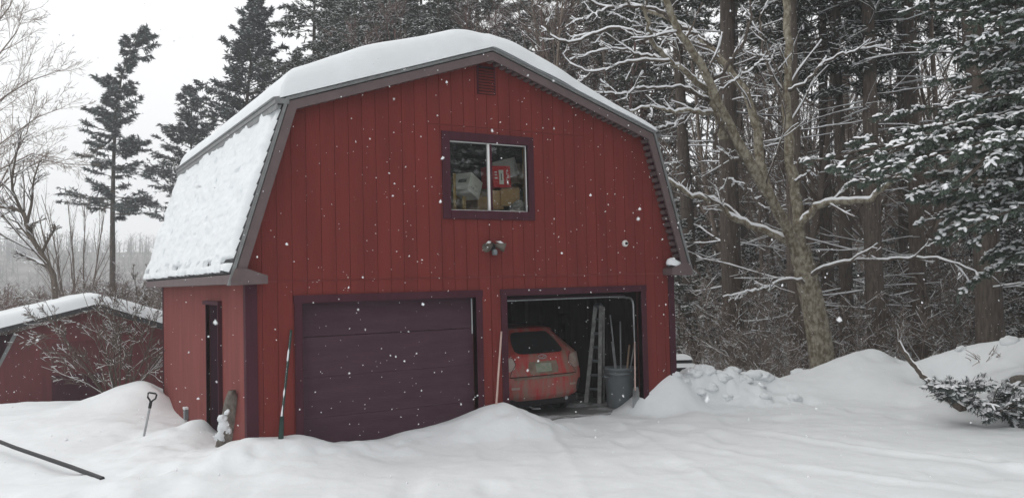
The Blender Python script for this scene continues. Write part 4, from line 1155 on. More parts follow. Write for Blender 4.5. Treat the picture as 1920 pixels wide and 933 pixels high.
def put(o, p, rz=0., s=1.0, label=None, cat='tree', group=None):
    o.location = (float(p[0]), float(p[1]), float(p[2])); o.rotation_euler = (0, 0, rz); o.scale = (s, s, s)
    return tag(o, label, cat, group)
def at_ground(px, d, lift=0.):
    """the ground under a photo column at camera depth d"""
    p = at_d(px, 520, d); return np.array([p[0], p[1], gz(p[0], p[1])+lift])
def top_for(px, py, d):
    """height above the ground of a point seen at px, py at depth d"""
    p = at_d(px, py, d); return p[2]-gz(p[0], p[1])
_used = {}
def place(proto, p, rz=0., s=1.0, label=None, cat='tree', group=None):
    k = proto.name
    o = proto if k not in _used else copy_tree(proto)
    _used[k] = 1
    return put(o, p, rz, s, label, cat, group)
RNG = np.random.RandomState(11)

# ------------------------------------------------------------------ left: three pines against the sky
def px_trunk(lst, d, rz_up=None):
    """trunk polyline through photo points (px, py) at depth d, local to its base"""
    P = [at_d(px, py, d) for px, py in lst]
    g = gz(P[0][0], P[0][1]); b0 = np.array([P[0][0], P[0][1], g])
    out = [np.array([0, 0, -.6])]+[p-b0 for p in P]
    return b0, np.array(out)
azL, azR = math.atan2(-_r[1], -_r[0]), math.atan2(_r[1], _r[0])
d1 = 50.0
b0, tp_ = px_trunk([(211, 540), (211, 400), (213, 300), (217, 220), (227, 150), (238, 105), (252, 75), (262, 58)], d1)
m1 = d1/FPX
H1 = tp_[-1, 2]
def h_at(py): return at_d(212, py, d1)[2]-b0[2]
def prof1(h, az, rng):
    c = math.cos(az-azR)
    py = 466.5 - ((h+b0[2]-CAM[2])/d1 - _f[2])*FPX
    L_ = np.interp(py, [60, 100, 140, 200, 240, 290, 340, 380, 420], [24, 34, 30, 42, 44, 54, 62, 76, 20]); R2 = np.interp(py, [60, 100, 140, 200, 240, 290, 340, 380, 420], [26, 30, 32, 44, 48, 62, 66, 80, 50])
    lump = .7+.6*abs(math.sin(h*1.9+1))
    return (L_ if c < 0 else R2)*m1*lump*(.55+.45*abs(c))
ex1 = [(h_at(385), azL, .22, 112*m1), (h_at(390), azL+.25, .18, 90*m1), (h_at(350), azL-.3, .1, 70*m1), (h_at(250), azL, .16, 70*m1), (h_at(255), azL+.3, .12, 60*m1), (h_at(175), azL, .6, 58*m1), (h_at(300), azL, .05, 72*m1),
       (h_at(400), azR, -.1, 105*m1), (h_at(370), azR-.3, -.05, 100*m1), (h_at(330), azR, .0, 78*m1), (h_at(200), azR, .10, 52*m1), (h_at(110), azR, .05, 52*m1), (h_at(95), azR+.3, .15, 48*m1), (h_at(85), azR-.2, .2, 44*m1), (h_at(75), azR, .05, 40*m1)]
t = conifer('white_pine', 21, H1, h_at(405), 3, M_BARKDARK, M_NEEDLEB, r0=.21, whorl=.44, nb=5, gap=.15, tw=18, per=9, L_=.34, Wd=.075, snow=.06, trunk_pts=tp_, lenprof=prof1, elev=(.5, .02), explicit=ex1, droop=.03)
put(t, b0, label='tall ragged pine bent to the right at its top standing alone behind the shed')
d2 = 56.0
b0, tp_ = px_trunk([(352, 540), (354, 400), (358, 300), (360, 172)], d2)
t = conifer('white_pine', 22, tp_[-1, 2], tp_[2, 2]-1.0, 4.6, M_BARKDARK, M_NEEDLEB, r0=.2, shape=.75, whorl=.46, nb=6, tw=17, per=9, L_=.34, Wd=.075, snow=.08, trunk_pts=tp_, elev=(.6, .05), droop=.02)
put(t, b0, label='smaller hazy pine between the lone ragged pine and the barn roof')
d3 = 46.0
b0, tp_ = px_trunk([(455, 520), (455, 350), (462, 200), (472, 100), (478, 4)], d3)
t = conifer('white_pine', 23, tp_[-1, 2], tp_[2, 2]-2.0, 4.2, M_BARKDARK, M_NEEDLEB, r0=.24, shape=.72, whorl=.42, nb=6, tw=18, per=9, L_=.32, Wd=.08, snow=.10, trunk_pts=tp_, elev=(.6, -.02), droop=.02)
put(t, b0, label='dense pointed pine rising just behind the left edge of the barn roof')

# bare trees at the far left
lv3 = [(16, .55, (.4, .9), 7, 5), (8, .5, (.4, .9), 5, 4), (5, .5, (.3, .9), 4, 3)]
def big_left():
    rng = np.random.RandomState(5); d = 34.0
    root = bpy.data.objects.new('bare_tree', None); COL.objects.link(root); LOCALS.add(root.name)
    b0 = at_ground(-150, d); put(root, b0, label='large bare tree whose fine branches reach in from the left edge against the sky')
    trunk = np.array([at_d(-150, y, d)-b0 for y in (600, 450, 300, 150, 0)]); trunk[0, 2] = -.5
    MB().tube(trunk, [.30, .26, .20, .14, .06], 9).build('trunk', M_TWIG, root)
    lims = []
    for (ya, pts_) in [(430, [(-80, 370), (0, 318), (60, 288), (120, 298)]), (330, [(-60, 240), (10, 180), (60, 150), (115, 132)]), (250, [(-70, 170), (0, 100), (30, 62), (45, 30)]), (380, [(-60, 330), (0, 270), (70, 220), (122, 200)]), (450, [(-60, 410), (20, 330), (80, 300), (140, 310)]), (200, [(-90, 110), (-10, 50), (20, 10), (30, -30)]), (440, [(-50, 420), (0, 345), (50, 250), (70, 160)])]:
        P = [at_d(-150, ya, d)]+[at_d(px, py, d+rng.uniform(-1.5, 1.5)) for px, py in pts_]; P = np.array(P)-b0
        tt = np.linspace(0, 1, 9); Q = np.stack([np.interp(tt, np.linspace(0, 1, 5), P[:, i]) for i in range(3)], 1); lims.append(Q)
    lims = np.array(lims); rd = np.repeat(np.linspace(.052, .009, 9)[None], len(lims), 0)
    for i in range(len(lims)):
        V, F = tubes(lims[i:i+1], rd[i:i+1], 6); MB().add(V, F, 0, True).build('limb', M_TWIG, root)
    k = MB(); q, R_ = fork(lims, rd*.8, 15, .25, 1., (.3, .7), .42, rng, 6, .08, .03); R_ = np.clip(R_, .007, .014); V, F = tubes(q, R_, 4); k.add(V, F, 0, True)
    q2, R2 = fork(q, R_, 9, .2, 1., (.3, .9), .5, rng, 5, .09, .02); R2 = np.maximum(R2, .006); V, F = tubes(q2, R2, 3); k.add(V, F)
    q3, R3 = fork(q2, R2, 2, .2, 1., (.3, .9), .5, rng, 4, .09, .02); R3 = np.maximum(R3, .005); V, F = tubes(q3, R3, 3); k.add(V, F)
    k.build('twigs', M_TWIG, root)
big_left()
def crooked():
    rng = np.random.RandomState(8); d = 22.0
    P = np.array([at_d(px, py, d) for px, py in [(122, 560), (100, 515), (78, 475), (55, 440), (45, 400), (30, 392), (0, 388), (-40, 400)]])
    b0 = np.array([P[0][0], P[0][1], gz(P[0][0], P[0][1])])
    root = bpy.data.objects.new('bare_tree', None); COL.objects.link(root); LOCALS.add(root.name)
    put(root, b0, label='crooked snow lined bare tree leaning left behind the shed roof')
    P = P-b0; P[0, 2] = -.4; rd = np.array([[.080, .072, .064, .055, .048, .042, .034, .02]])
    MB().tube(P, rd[0], 8).build('trunk', M_BARK, root)
    s_ = MB(); snow_on(s_, P[None], rd, 0, rng, 1.1, lift=.5, size=.75, add=.012)
    ex = np.array([[at_d(px, py, d)-b0 for px, py in l] for l in [[(70, 462), (60, 440), (58, 420), (80, 412)], [(60, 450), (35, 420), (22, 395), (0, 380)], [(78, 475), (90, 450), (102, 430), (105, 425)], [(95, 505), (70, 490), (45, 480), (30, 470)], [(50, 420), (60, 380), (62, 340), (75, 300)], [(45, 405), (20, 350), (28, 300), (40, 250)]]])
    tt = np.linspace(0, 1, 8); E = np.array([[ [np.interp(q, np.linspace(0, 1, 4), e[:, i]) for i in range(3)] for q in tt] for e in ex]); re_ = np.repeat(np.linspace(.045, .015, 8)[None], len(E), 0)
    k = MB(); V, F = tubes(E, re_, 5); k.add(V, F, 0, True); snow_on(s_, E, re_, 0, rng, .9, add=.012)
    q, R_ = fork(np.concatenate([E, P[None]]), np.concatenate([re_, rd]), 14, .2, 1, (.4, 1.), .4, rng, 5, .09, .02); R_ = np.clip(R_, .007, .02); V, F = tubes(q, R_, 4); k.add(V, F); snow_on(s_, q, R_, 0, rng, .6, add=.008, k=4)
    q, R_ = fork(q, R_, 5, .2, 1, (.4, 1.), .5, rng, 4, .09, .02); R_ = np.maximum(R_, .005); V, F = tubes(q, R_, 3); k.add(V, F)
    k.build('branches', M_BARK, root); s_.build('branch_snow', M_SNOWB, root)
crooked()
# clump of thin upright stems
t = bare_tree('bare_tree', 31, 9.5, .07, [(9, .35, (.2, .5), 5, 4), (5, .4, (.3, .7), 4, 3)], M_TWIG, .2, stems=6, spread=(.12, .4), low=.4, up=.09)
put(t, at_ground(146, 42), 0, .95, 'clump of thin upright bare stems left of the lone ragged pine')

# scrub on the slope behind the shed
shr = [bare_tree('bare_shrub', 40+i, 3.2, .024, [(11, .5, (.3, .9), 5, 3), (8, .5, (.3, .9), 4, 3), (5, .5, (.3, .9), 3, 3)], [M_TWIGRED, M_TWIG, M_TWIG][i], .14, stems=10, low=.12, snow_add=.004, up=.0) for i in range(3)]
k = 0
for d, pxs in [(24, [-20, 75, 300]), (28, [30, 190, 280, 120]), (33, [-40, 100, 240, 170, 300]), (40, [10, 60, 150, 210, 275, 330]), (52, [-30, 40, 90, 130, 180, 230, 280, 320]), (68, [-20, 30, 70, 120, 160, 210, 260, 310])]:
    for px in pxs:
        place(shr[k % 3], at_ground(px+RNG.uniform(-12, 12), d*RNG.uniform(.95, 1.05), -.1), RNG.uniform(0, 6), RNG.uniform(.75, 1.15)*{24: .85, 28: .9, 33: 1., 40: 1.1, 52: 1.25, 68: 1.5}[d], 'greyish brown bare shrub in the scrub on the slope behind the shed', 'shrub', 'bare shrubs behind the shed'); k += 1

# bush in front of the shed
bush = bare_tree('bare_bush', 52, 2.45, .021, [(9, .45, (.2, .55), 7, 5), (7, .5, (.3, .7), 5, 4), (5, .5, (.3, .8), 4, 3)], M_BARK, .30, stems=10, low=.12, snow_add=.002, wander=.06, up=.06)
p = at_y(225, 742, 7.9); put(bush, (p[0], p[1], gz(p[0], p[1])-.05), 1.2, 1.0, 'many stemmed bare bush dotted with snow in front of the shed', 'bush')

# ------------------------------------------------------------------ woods behind the barn and to the right
PR = [conifer('woods_conifer', 60+i, [19, 17, 21, 15][i], [8.5, 3.0, 11.0, 1.5][i], [3.4, 3.6, 3.6, 3.2][i], M_BARKDARK, M_NEEDLE, r0=[.22, .20, .25, .17][i], shape=.6, whorl=.50, nb=6, tw=14, per=8, L_=.27, Wd=.075, snow=.34, dead=[22, 10, 26, 0][i]) for i in range(4)]
BT = [bare_tree('woods_bare_tree', 70+i, [13, 11, 15][i], [.10, .075, .12][i], [(14, .36, (.4, .9), 6, 4), (8, .5, (.4, .9), 5, 3), (4, .5, (.3, .9), 4, 3)], M_TWIG, .22, low=.18, snow_add=.004) for i in range(3)]
BD = [bare_tree('woods_bare_tree', 170+i, [15, 13][i], [.12, .10][i], [(20, .36, (.3, .8), 6, 4), (9, .5, (.3, .8), 5, 3), (6, .5, (.3, .9), 4, 3), (2, .6, (.3, .9), 3, 3)], M_TWIGRED, .12, low=.2, snow_add=.003) for i in range(2)]
SP = [conifer('young_conifer', 80+i, [4.2, 3.0][i], .2, [1.5, 1.2][i], M_BARKDARK, M_NEEDLE, r0=.05, shape=.8, whorl=.26, nb=5, tw=8, per=5, L_=.16, Wd=.06, snow=.55, twl=.45, elev=(.3, -.15)) for i in range(2)]
US = [bare_tree('undergrowth_shrub', 90+i, 3.0, .015, [(9, .55, (.4, 1.), 5, 3), (7, .5, (.4, 1.), 4, 3), (3, .5, (.4, 1.), 4, 3)], M_TWIG, .25, stems=5, low=.1, snow_add=.003) for i in range(2)]
G1, G2, G3, G4 = 'dark conifers in the woods behind the barn', 'bare trees in the woods behind the barn', 'young snowy conifers in the undergrowth', 'bare undergrowth shrubs at the edge of the woods'
L1, L2, L3, L4 = 'snow dusted dark conifer standing in the dense woods beyond the barn', 'slim bare brown tree standing in the dense woods beyond the barn', 'young snow covered conifer in the undergrowth of the woods', 'low bare shrub lined with snow at the edge of the woods'
# behind the roof: dense mass
for px, d, i, s in [(520, 52, 1, .8), (535, 44, 3, .8), (580, 40, 3, .85), (560, 47, 1, .95), (620, 42, 3, 1.05), (660, 38, 1, .95), (690, 45, 3, 1.25), (740, 42, 1, 1.05), (780, 44, 3, 1.2), (830, 38, 1, 1.05), (870, 45, 3, 1.25), (600, 44, 2, 1.0), (640, 50, 1, 1.15), (675, 42, 1, 1.0), (720, 47, 2, 1.1), (760, 40, 1, 1.0), (800, 46, 0, 1.15), (850, 41, 1, 1.1), (900, 47, 2, 1.15), (940, 54, 1, 1.2), (1000, 50, 0, 1.1), (1060, 48, 1, 1.0), (1085, 36, 0, 1.0), (1130, 42, 2, 1.1), (1160, 38, 1, .95), (1215, 33, 0, 1.0), (1240, 46, 1, 1.15), (1400, 40, 2, 1.0), (1910, 46, 2, 1.05), (1930, 38, 1, 1.), (1985, 30, 1, 1.)]:
    place(PR[i], at_ground(px, d), RNG.uniform(0, 6), s*RNG.uniform(.95, 1.05), L1, 'tree', G1)
# straight trunks one can pick out at the right
for px, d, i, s, lab in [(1293, 25, 2, .95, 'straight grey conifer trunk next to the right edge of the barn roof'), (1372, 22.5, 2, 1.2, 'thick straight dark trunk left of the pale leaning tree'), (1585, 23, 0, .95, 'dark conifer trunk with many level snowy dead boughs right of the pale leaning tree'), (1640, 22, 2, 1.05, 'tall straight dark trunk second to the right of the pale leaning tree'), (1722, 23, 2, .95, 'brown trunk rising behind the dip in the snow bank'), (1492, 21.0, 2, .95, 'dark trunk standing just behind the upright stem of the pale leaning tree'), (1552, 26, 2, .9, 'slender dark trunk close to the right of the pale leaning tree'), (1700, 27, 2, .9, 'slender brown trunk between the taller trunks behind the green boughs'), (1852, 19.5, 2, 1.25, 'thickest dark trunk at the right rising behind the snow bank under green boughs')]:
    place(PR[i], at_ground(px, d), RNG.uniform(0, 6), s, lab, 'tree', 'straight trunks behind the snow bank')
for px, d in [(1310, 30), (1335, 36), (1425, 27), (1455, 31), (1480, 26), (1520, 29), (1555, 26), (1610, 31), (1665, 27), (1680, 36), (1700, 30), (1745, 27), (1765, 34), (1785, 25), (1810, 29), (1880, 27), (1905, 24), (1350, 44), (1440, 48), (1530, 46), (1630, 45), (1715, 48), (1750, 44), (1830, 50), (900, 36), (950, 38), (1000, 34), (1050, 37), (1100, 32), (860, 42), (1140, 29), (1190, 36), (1250, 33), (1280, 40), (560, 44), (700, 44), (640, 40), (1345, 33), (1390, 28), (1405, 36), (1460, 40), (1500, 35), (1540, 38), (1570, 33), (1600, 40), (1655, 33), (1690, 43), (1735, 38), (1775, 41), (1795, 35), (1840, 33), (1860, 30), (1900, 34), (980, 30), (1030, 32), (1075, 29), (920, 33), (1120, 37)]:
    place(BT[int(RNG.randint(3))], at_ground(px, d), RNG.uniform(0, 6), RNG.uniform(.85, 1.2), L2, 'tree', G2)
for px, d in [(850, 33), (890, 36), (925, 32), (960, 35), (1000, 31), (1035, 34), (1070, 31), (1105, 34), (660, 36), (720, 39), (780, 36), (1150, 31), (945, 41), (1020, 40), (1650, 38), (1780, 42)]:
    place(BD[int(RNG.randint(2))], at_ground(px, d), RNG.uniform(0, 6), RNG.uniform(.9, 1.15), 'brown finely twigged bare tree in the woods close behind the barn', 'tree', 'finely twigged brown trees behind the barn')
for px, d, i, s in [(1275, 24, 0, 1.0), (1300, 27, 0, 1.1), (1262, 29, 0, 1.3), (1330, 30, 1, 1.1), (1410, 28, 1, 1.1), (1490, 30, 0, 1.), (1600, 28, 1, 1.), (1680, 30, 0, .9), (1760, 27, 1, 1.0), (1890, 22, 0, 1.), (1915, 24, 0, 1.3), (1885, 27, 0, 1.4), (1820, 30, 0, 1.1), (1545, 32, 0, 1.1), (1720, 33, 0, 1.2)]:
    place(SP[i], at_ground(px, d), RNG.uniform(0, 6), s, L3, 'tree', G3)
for px in np.linspace(1270, 1930, 50):
    d = RNG.uniform(19.8, 32); place(US[int(RNG.randint(2))], at_ground(px+RNG.uniform(-12, 12), d, -.1), RNG.uniform(0, 6), RNG.uniform(.7, 1.3), L4, 'shrub', G4)

# ------------------------------------------------------------------ the pale leaning tree with snow lined limbs
def smooth_poly(P, n):
    P = np.asarray(P, float); s_ = np.concatenate([[0], np.cumsum(np.linalg.norm(np.diff(P, axis=0), axis=1))]); s_ /= s_[-1]
    t_ = np.linspace(0, 1, n); out = np.empty((n, 3))
    for i in range(3):                     # Catmull-Rom through the points
        m_ = np.gradient(P[:, i], s_); k = np.clip(np.searchsorted(s_, t_, side='right')-1, 0, len(P)-2); h = s_[k+1]-s_[k]; u = (t_-s_[k])/h
        out[:, i] = (2*u**3-3*u**2+1)*P[k, i]+(u**3-2*u**2+u)*h*m_[k]+(-2*u**3+3*u**2)*P[k+1, i]+(u**3-u**2)*h*m_[k+1]
    return out
def main_tree():
    rng = np.random.RandomState(3); D0 = 18.0
    b0 = at_ground(1543, D0)
    root = bpy.data.objects.new('leaning_tree', None); COL.objects.link(root); LOCALS.add(root.name)
    put(root, b0, label='big pale barked bare tree with snow lined limbs spreading towards the barn', cat='tree')
    def L_(pts, dz=0., dd=0.):
        n = len(pts); return np.array([at_d(px, py, D0+dz+dd*i/(n-1))-b0 for i, (px, py) in enumerate(pts)])
    tr = L_([(1548, 705), (1537, 640), (1524, 570), (1510, 510), (1498, 462)]); tr[0, 2] -= .3
    MB().tube(smooth_poly(tr, 14), np.linspace(.285, .225, 14), 14).build('trunk', M_BARKYEL, root)
    SN = MB(); TW = MB()
    spec = [
     ([(1500, 472), (1496, 400), (1490, 350), (1481, 300), (1479, 240), (1473, 190), (1479, 128), (1477, 60), (1470, -40)], .0, .6, .125, .08),
     ([(1500, 475), (1470, 415), (1457, 391), (1421, 334), (1390, 278), (1359, 216), (1331, 159), (1303, 103), (1282, 72), (1257, 26), (1235, -30)], -.1, -2.0, .13, .06),
     ([(1440, 360), (1425, 300), (1418, 240), (1396, 170), (1370, 134), (1334, 93), (1303, 62), (1272, 46), (1215, 21), (1180, 8)], .3, 1.6, .115, .04),
     ([(1500, 470), (1470, 448), (1421, 427), (1370, 406), (1339, 375), (1293, 363), (1262, 342), (1225, 322)], -.05, .6, .085, .045),
     ([(1496, 425), (1515, 405), (1534, 386), (1570, 378), (1632, 373), (1653, 355), (1689, 324), (1720, 300)], 0, -1.2, .085, .045),
     ([(1515, 520), (1545, 502), (1603, 489), (1665, 486), (1734, 484), (1780, 488), (1835, 515)], -.15, -1.5, .048, .018),
     ([(1520, 530), (1472, 524), (1430, 542), (1395, 548), (1355, 556)], -.15, -.8, .04, .012),
     ([(1357, 262), (1346, 215), (1333, 160), (1338, 130)], -.6, -.1, .10, .05),
     ([(1345, 214), (1324, 212), (1295, 209), (1254, 206), (1221, 201), (1180, 209)], -.5, -1.2, .055, .02),
     ([(1338, 190), (1315, 183), (1279, 164), (1247, 166), (1199, 166), (1173, 175), (1125, 175)], -.5, -1.0, .045, .018),
     ([(1330, 180), (1299, 148), (1254, 113), (1221, 77), (1218, 61), (1205, 10)], -.3, -1.6, .07, .03),
     ([(1221, 72), (1176, 56), (1141, 55), (1106, 66), (1061, 80), (1030, 62), (1018, 25)], -1.2, -.5, .04, .016),
     ([(1254, 114), (1199, 114), (1164, 119), (1138, 130), (1106, 133), (1074, 122), (1055, 100)], -1.1, -.6, .035, .013),
     ([(1250, 112), (1205, 101), (1157, 92), (1122, 95), (1086, 108), (1068, 112)], -.9, .4, .032, .012),
     ([(1334, 86), (1308, 64), (1270, 63), (1221, 66)], 1.0, -1.4, .035, .022),
     ([(1290, 55), (1263, 42), (1238, 22), (1196, 13), (1141, 14), (1106, 0), (1080, -20)], 1.1, -.6, .05, .02),
     ([(1141, 14), (1099, 34), (1074, 45), (1061, 62)], .4, -.2, .022, .010),
     ([(1330, 152), (1350, 141), (1366, 119), (1389, 90), (1400, 64), (1408, 10), (1404, -20)], -.6, -.4, .045, .02),
     ([(1340, 176), (1373, 154), (1400, 135), (1442, 103)], -.6, -.5, .030, .012),
     ([(1421, 334), (1380, 300), (1352, 285), (1340, 262), (1348, 230)], -.7, -.3, .05, .03),
     ([(1352, 285), (1362, 330), (1400, 350), (1425, 390)], -.8, -.2, .028, .015),
     ([(1479, 170), (1500, 160), (1560, 110), (1600, 95), (1660, 85)], .3, -.6, .04, .015),
     ([(1490, 340), (1520, 318), (1500, 300), (1530, 296)], -.2, -.3, .030, .012),
     ([(1474, 200), (1450, 150), (1430, 90), (1425, 20)], .2, .5, .04, .02),
     ([(1272, 46), (1240, 60), (1200, 48), (1160, 30)], .8, -.5, .03, .012),
     ([(1295, 209), (1270, 228), (1225, 240), (1200, 232)], -.8, -.3, .022, .010),
    ]
    polys, rds = [], []
    for pts, dz, dd, r0, r1 in spec:
        Q = smooth_poly(L_(pts, dz, dd), 26)
        Q[1:-1] += rng.normal(0, .016, (24, 3))
        rd = np.linspace(r0, r1, 26)*(1+rng.normal(0, .05, 26))
        MB().tube(Q, rd, 9).build('limb', M_BARKYEL if r0 > .05 else M_BARK, root)
        polys.append(Q); rds.append(rd)
    polys, rds = np.array(polys), np.array(rds)
    # snow only where the limb runs level enough
    for Q, rd in zip(polys, rds):
        T = nrm(np.gradient(Q, axis=0)); lev = np.clip((.93-np.abs(T[:, 2]))/.25, 0, 1)
        S = Q.copy(); g = (.75+.25*np.abs(fbm(np.arange(26)*.6, np.arange(26)*0+rd[0]*90, 7, 2))*2)
        rs = (np.minimum(rd*.62, .05)+.014)*lev*g+.0008
        S[:, 2] += rd*.72*lev - .01*(1-lev)
        S[:, :2] += np.array([-.25, -.30])*rd[:, None]*.5
        V, F = tubes(S[None], rs[None], 7); SN.add(V, F, 0, True)
    q, R_ = fork(polys, np.minimum(rds, .05), 7, .25, 1., (.5, 1.1), .30, rng, 7, .12, .02); R_ = np.clip(R_, .008, .02)
    V, F = tubes(q, R_, 5); TW.add(V, F, 0, True); snow_on(SN, q, R_, 0, rng, .95, add=.012)
    q2, R2 = fork(q, R_, 5, .2, 1., (.5, 1.1), .5, rng, 5, .12, .01); R2 = np.clip(R2, .005, .012)
    V, F = tubes(q2, R2, 4); TW.add(V, F, 0, True); snow_on(SN, q2, R2, 0, rng, .8, add=.008, k=4)
    q3, R3 = fork(q2, R2, 2, .2, 1., (.5, 1.1), .6, rng, 4, .1, .0); R3 = np.full_like(R3, .004)
    V, F = tubes(q3, R3, 3); TW.add(V, F)
    TW.build('twigs', M_BARK, root); SN.build('branch_snow', M_SNOWB, root)
main_tree()

# ------------------------------------------------------------------ hemlock boughs hanging in from the right
def boughs(name, label, cat, base, lst, seed, side=.62, tw=24, sub=8, per=13, Ln=.075, Wd=.017, snow=.52, lump=1.0, trunk=None, sag=-.05, mat_=None):
    rng = np.random.RandomState(seed)
    root = bpy.data.objects.new(name, None); COL.objects.link(root); LOCALS.add(root.name); put(root, base, label=label, cat=cat)
    b0 = np.array(base, float)
    if trunk is not None:
        MB().tube(np.array(trunk[0])-b0, trunk[1], 12).build('trunk', M_BARKDARK, root)
    cb, sb_ = MB(), MB()
    P = np.array([smooth_poly(np.array(l)-b0, 14) for l in lst]); B = len(P)
    ln = np.linalg.norm(P[:, -1]-P[:, 0], axis=1)
    rd = np.clip(ln*.010, .008, .04)[:, None]*np.linspace(1, .25, 14)
    V, F = tubes(P, rd, 6); cb.add(V, F, 1, True); snow_on(sb_, P, rd, 0, rng, .0, add=.008)
    m = tw; idx = np.repeat(np.arange(B), m); t_ = rng.uniform(.12, 1, B*m)
    p, tg_ = along(P, idx, t_)
    sd_ = nrm(np.stack([-tg_[:, 1], tg_[:, 0], 0*tg_[:, 0]], 1))*np.where(rng.uniform(size=B*m) < .5, -1, 1)[:, None]
    d = nrm(tg_*rng.uniform(.4, 1., (B*m, 1))+sd_*rng.uniform(.4, 1., (B*m, 1))+rng.normal(0, .12, (B*m, 3)))
    q = grow(p, d, side*(1.2-.75*t_)*rng.uniform(.5, 1.2, B*m), 6, .06, sag, rng)
    V, F = tubes(q, np.repeat(np.linspace(.007, .003, 6)[None], len(q), 0), 4); cb.add(V, F, 1)
    q2, _ = fork(q, np.full((len(q), 6), .004), sub, .1, 1, (.5, 1.0), .42, rng, 3, .05, sag*1.2, flat=True)
    allq = q2
    pp, dd = needles(cb, q2, rng, per, Ln, Wd, droop=.35, spread=.7)
    needles(cb, q, rng, per*2, Ln, Wd, droop=.35, spread=.7)
    cb.build('foliage', [mat_ or M_NEEDLEH, M_BARKDARK], root)
    ok = rng.uniform(size=len(q2)) < snow
    a = (q2[ok, 2]-q2[ok, 0]); al = np.linalg.norm(a, axis=1, keepdims=True); k = len(a)
    c = q2[ok].mean(1)+[0, 0, .022]; w_ = rng.uniform(.020, .042, k)*lump
    a = nrm(a)*np.clip(al*.55, .04, .13)*rng.uniform(.8, 1.3, (k, 1)); s_ = nrm(np.cross(a, [0, 0, 1.]))*w_[:, None]
    n_ = nrm(np.cross(s_, a)); n_ *= np.sign(n_[:, 2:3]+1e-6)
    # each lump a small rounded pad
    lat = [(0, 1.0), (.55, .8), (.9, .3)]; K = 7; ang = np.linspace(0, 2*np.pi, K, endpoint=False)
    V = []
    for h_, r_ in lat:
        V.append(c[:, None]+a[:, None]*(np.cos(ang)*r_)[None, :, None]+s_[:, None]*(np.sin(ang)*r_)[None, :, None]+n_[:, None]*(h_*.028*lump))
    V.append((c+n_*.028*lump)[:, None])
    V = np.concatenate(V, 1); nv = V.shape[1]
    fq = [(i*K+j, i*K+(j+1) % K, (i+1)*K+(j+1) % K, (i+1)*K+j) for i in range(2) for j in range(K)]; ft = [(2*K+j, 2*K+(j+1) % K, 3*K) for j in range(K)]
    base_v = (np.arange(k)*nv)[:, None, None]
    n0 = sb_.n; sb_.v.append(V.reshape(-1, 3)); sb_.n += k*nv
    sb_.f.append(((base_v+np.array(fq)[None]).reshape(-1, 4)+n0, 0, True)); sb_.f.append(((base_v+np.array(ft)[None]).reshape(-1, 3)+n0, 0, True))
    sb_.build('bough_snow', M_SNOWB, root)
    return root
def B_(*pts): return [at_d(px, py, d) for px, py, d in pts]
hb_ = at_ground(2120, 12.5)
hl = [B_((2110, 180, 12.5), (1850, 235, 12.2), (1680, 268, 12.2), (1510, 306, 12.4)), B_((2110, 130, 12.5), (1900, 215, 12.6), (1750, 238, 12.8), (1600, 262, 13.0)),
      B_((2110, 150, 12.5), (1880, 225, 11.9), (1720, 270, 11.8), (1580, 318, 11.8)), B_((2110, 200, 12.5), (1900, 262, 11.5), (1780, 285, 11.3), (1650, 318, 11.2)),
      B_((2110, 300, 12.5), (1900, 338, 11.8), (1780, 358, 11.8), (1690, 368, 11.9)), B_((2110, 320, 12.5), (1900, 372, 12.2), (1790, 392, 12.4), (1725, 408, 12.5)),
      B_((2110, 350, 12.5), (1920, 402, 12.4), (1830, 425, 12.6), (1770, 452, 12.8)), B_((2110, 330, 12.5), (1940, 380, 11.4), (1850, 412, 11.2), (1790, 436, 11.2)),
      B_((2110, 20, 12.5), (1920, 68, 12.4), (1820, 82, 12.6), (1690, 80, 12.8)), B_((2110, -20, 12.5), (1920, 25, 12.3), (1820, 22, 12.3), (1715, 18, 12.4)),
      B_((2110, 60, 12.5), (1930, 130, 12.2), (1850, 140, 12.2), (1760, 150, 12.4)), B_((2110, 80, 12.5), (1940, 170, 11.7), (1870, 180, 11.5), (1790, 195, 11.5)),
      B_((2110, 230, 12.5), (1940, 290, 12.0), (1870, 300, 12.2), (1800, 318, 12.5)), B_((2110, -60, 12.5), (1960, -30, 12.2), (1880, -20, 12.2), (1790, -30, 12.4)),
      B_((2110, -10, 12.5), (1960, 50, 11.8), (1890, 60, 11.6), (1840, 75, 11.6)), B_((2110, 380, 12.5), (1960, 440, 12.5), (1900, 455, 12.8), (1850, 480, 13.0)),
      B_((2110, 240, 12.5), (1960, 330, 13.0), (1860, 345, 13.4), (1740, 352, 13.8)), B_((2110, 100, 12.5), (1960, 100, 13.0), (1860, 110, 13.4), (1800, 120, 13.8))]
_hr = np.random.RandomState(12)
for l in list(hl):
    for q_ in range(3):
        o_ = np.array([_hr.normal(0, .45), _hr.normal(0, .7), _hr.normal(0, .26)]); k_ = _hr.uniform(.6, 1.0)
        A_ = np.array(l[0]); hl.append([A_+(np.array(x)-A_)*k_ + o_*(i_/3) + [0, 0, -.06*(i_ == 3)] for i_, x in enumerate(l)])
boughs('hemlock', 'green hemlock whose snow loaded boughs hang in from the right edge', 'tree', hb_, hl, 101, trunk=([hb_-[0, 0, .5], at_d(2115, 300, 12.5), at_d(2110, 0, 12.5), at_d(2105, -400, 12.5)], [.24, .2, .17, .1]))

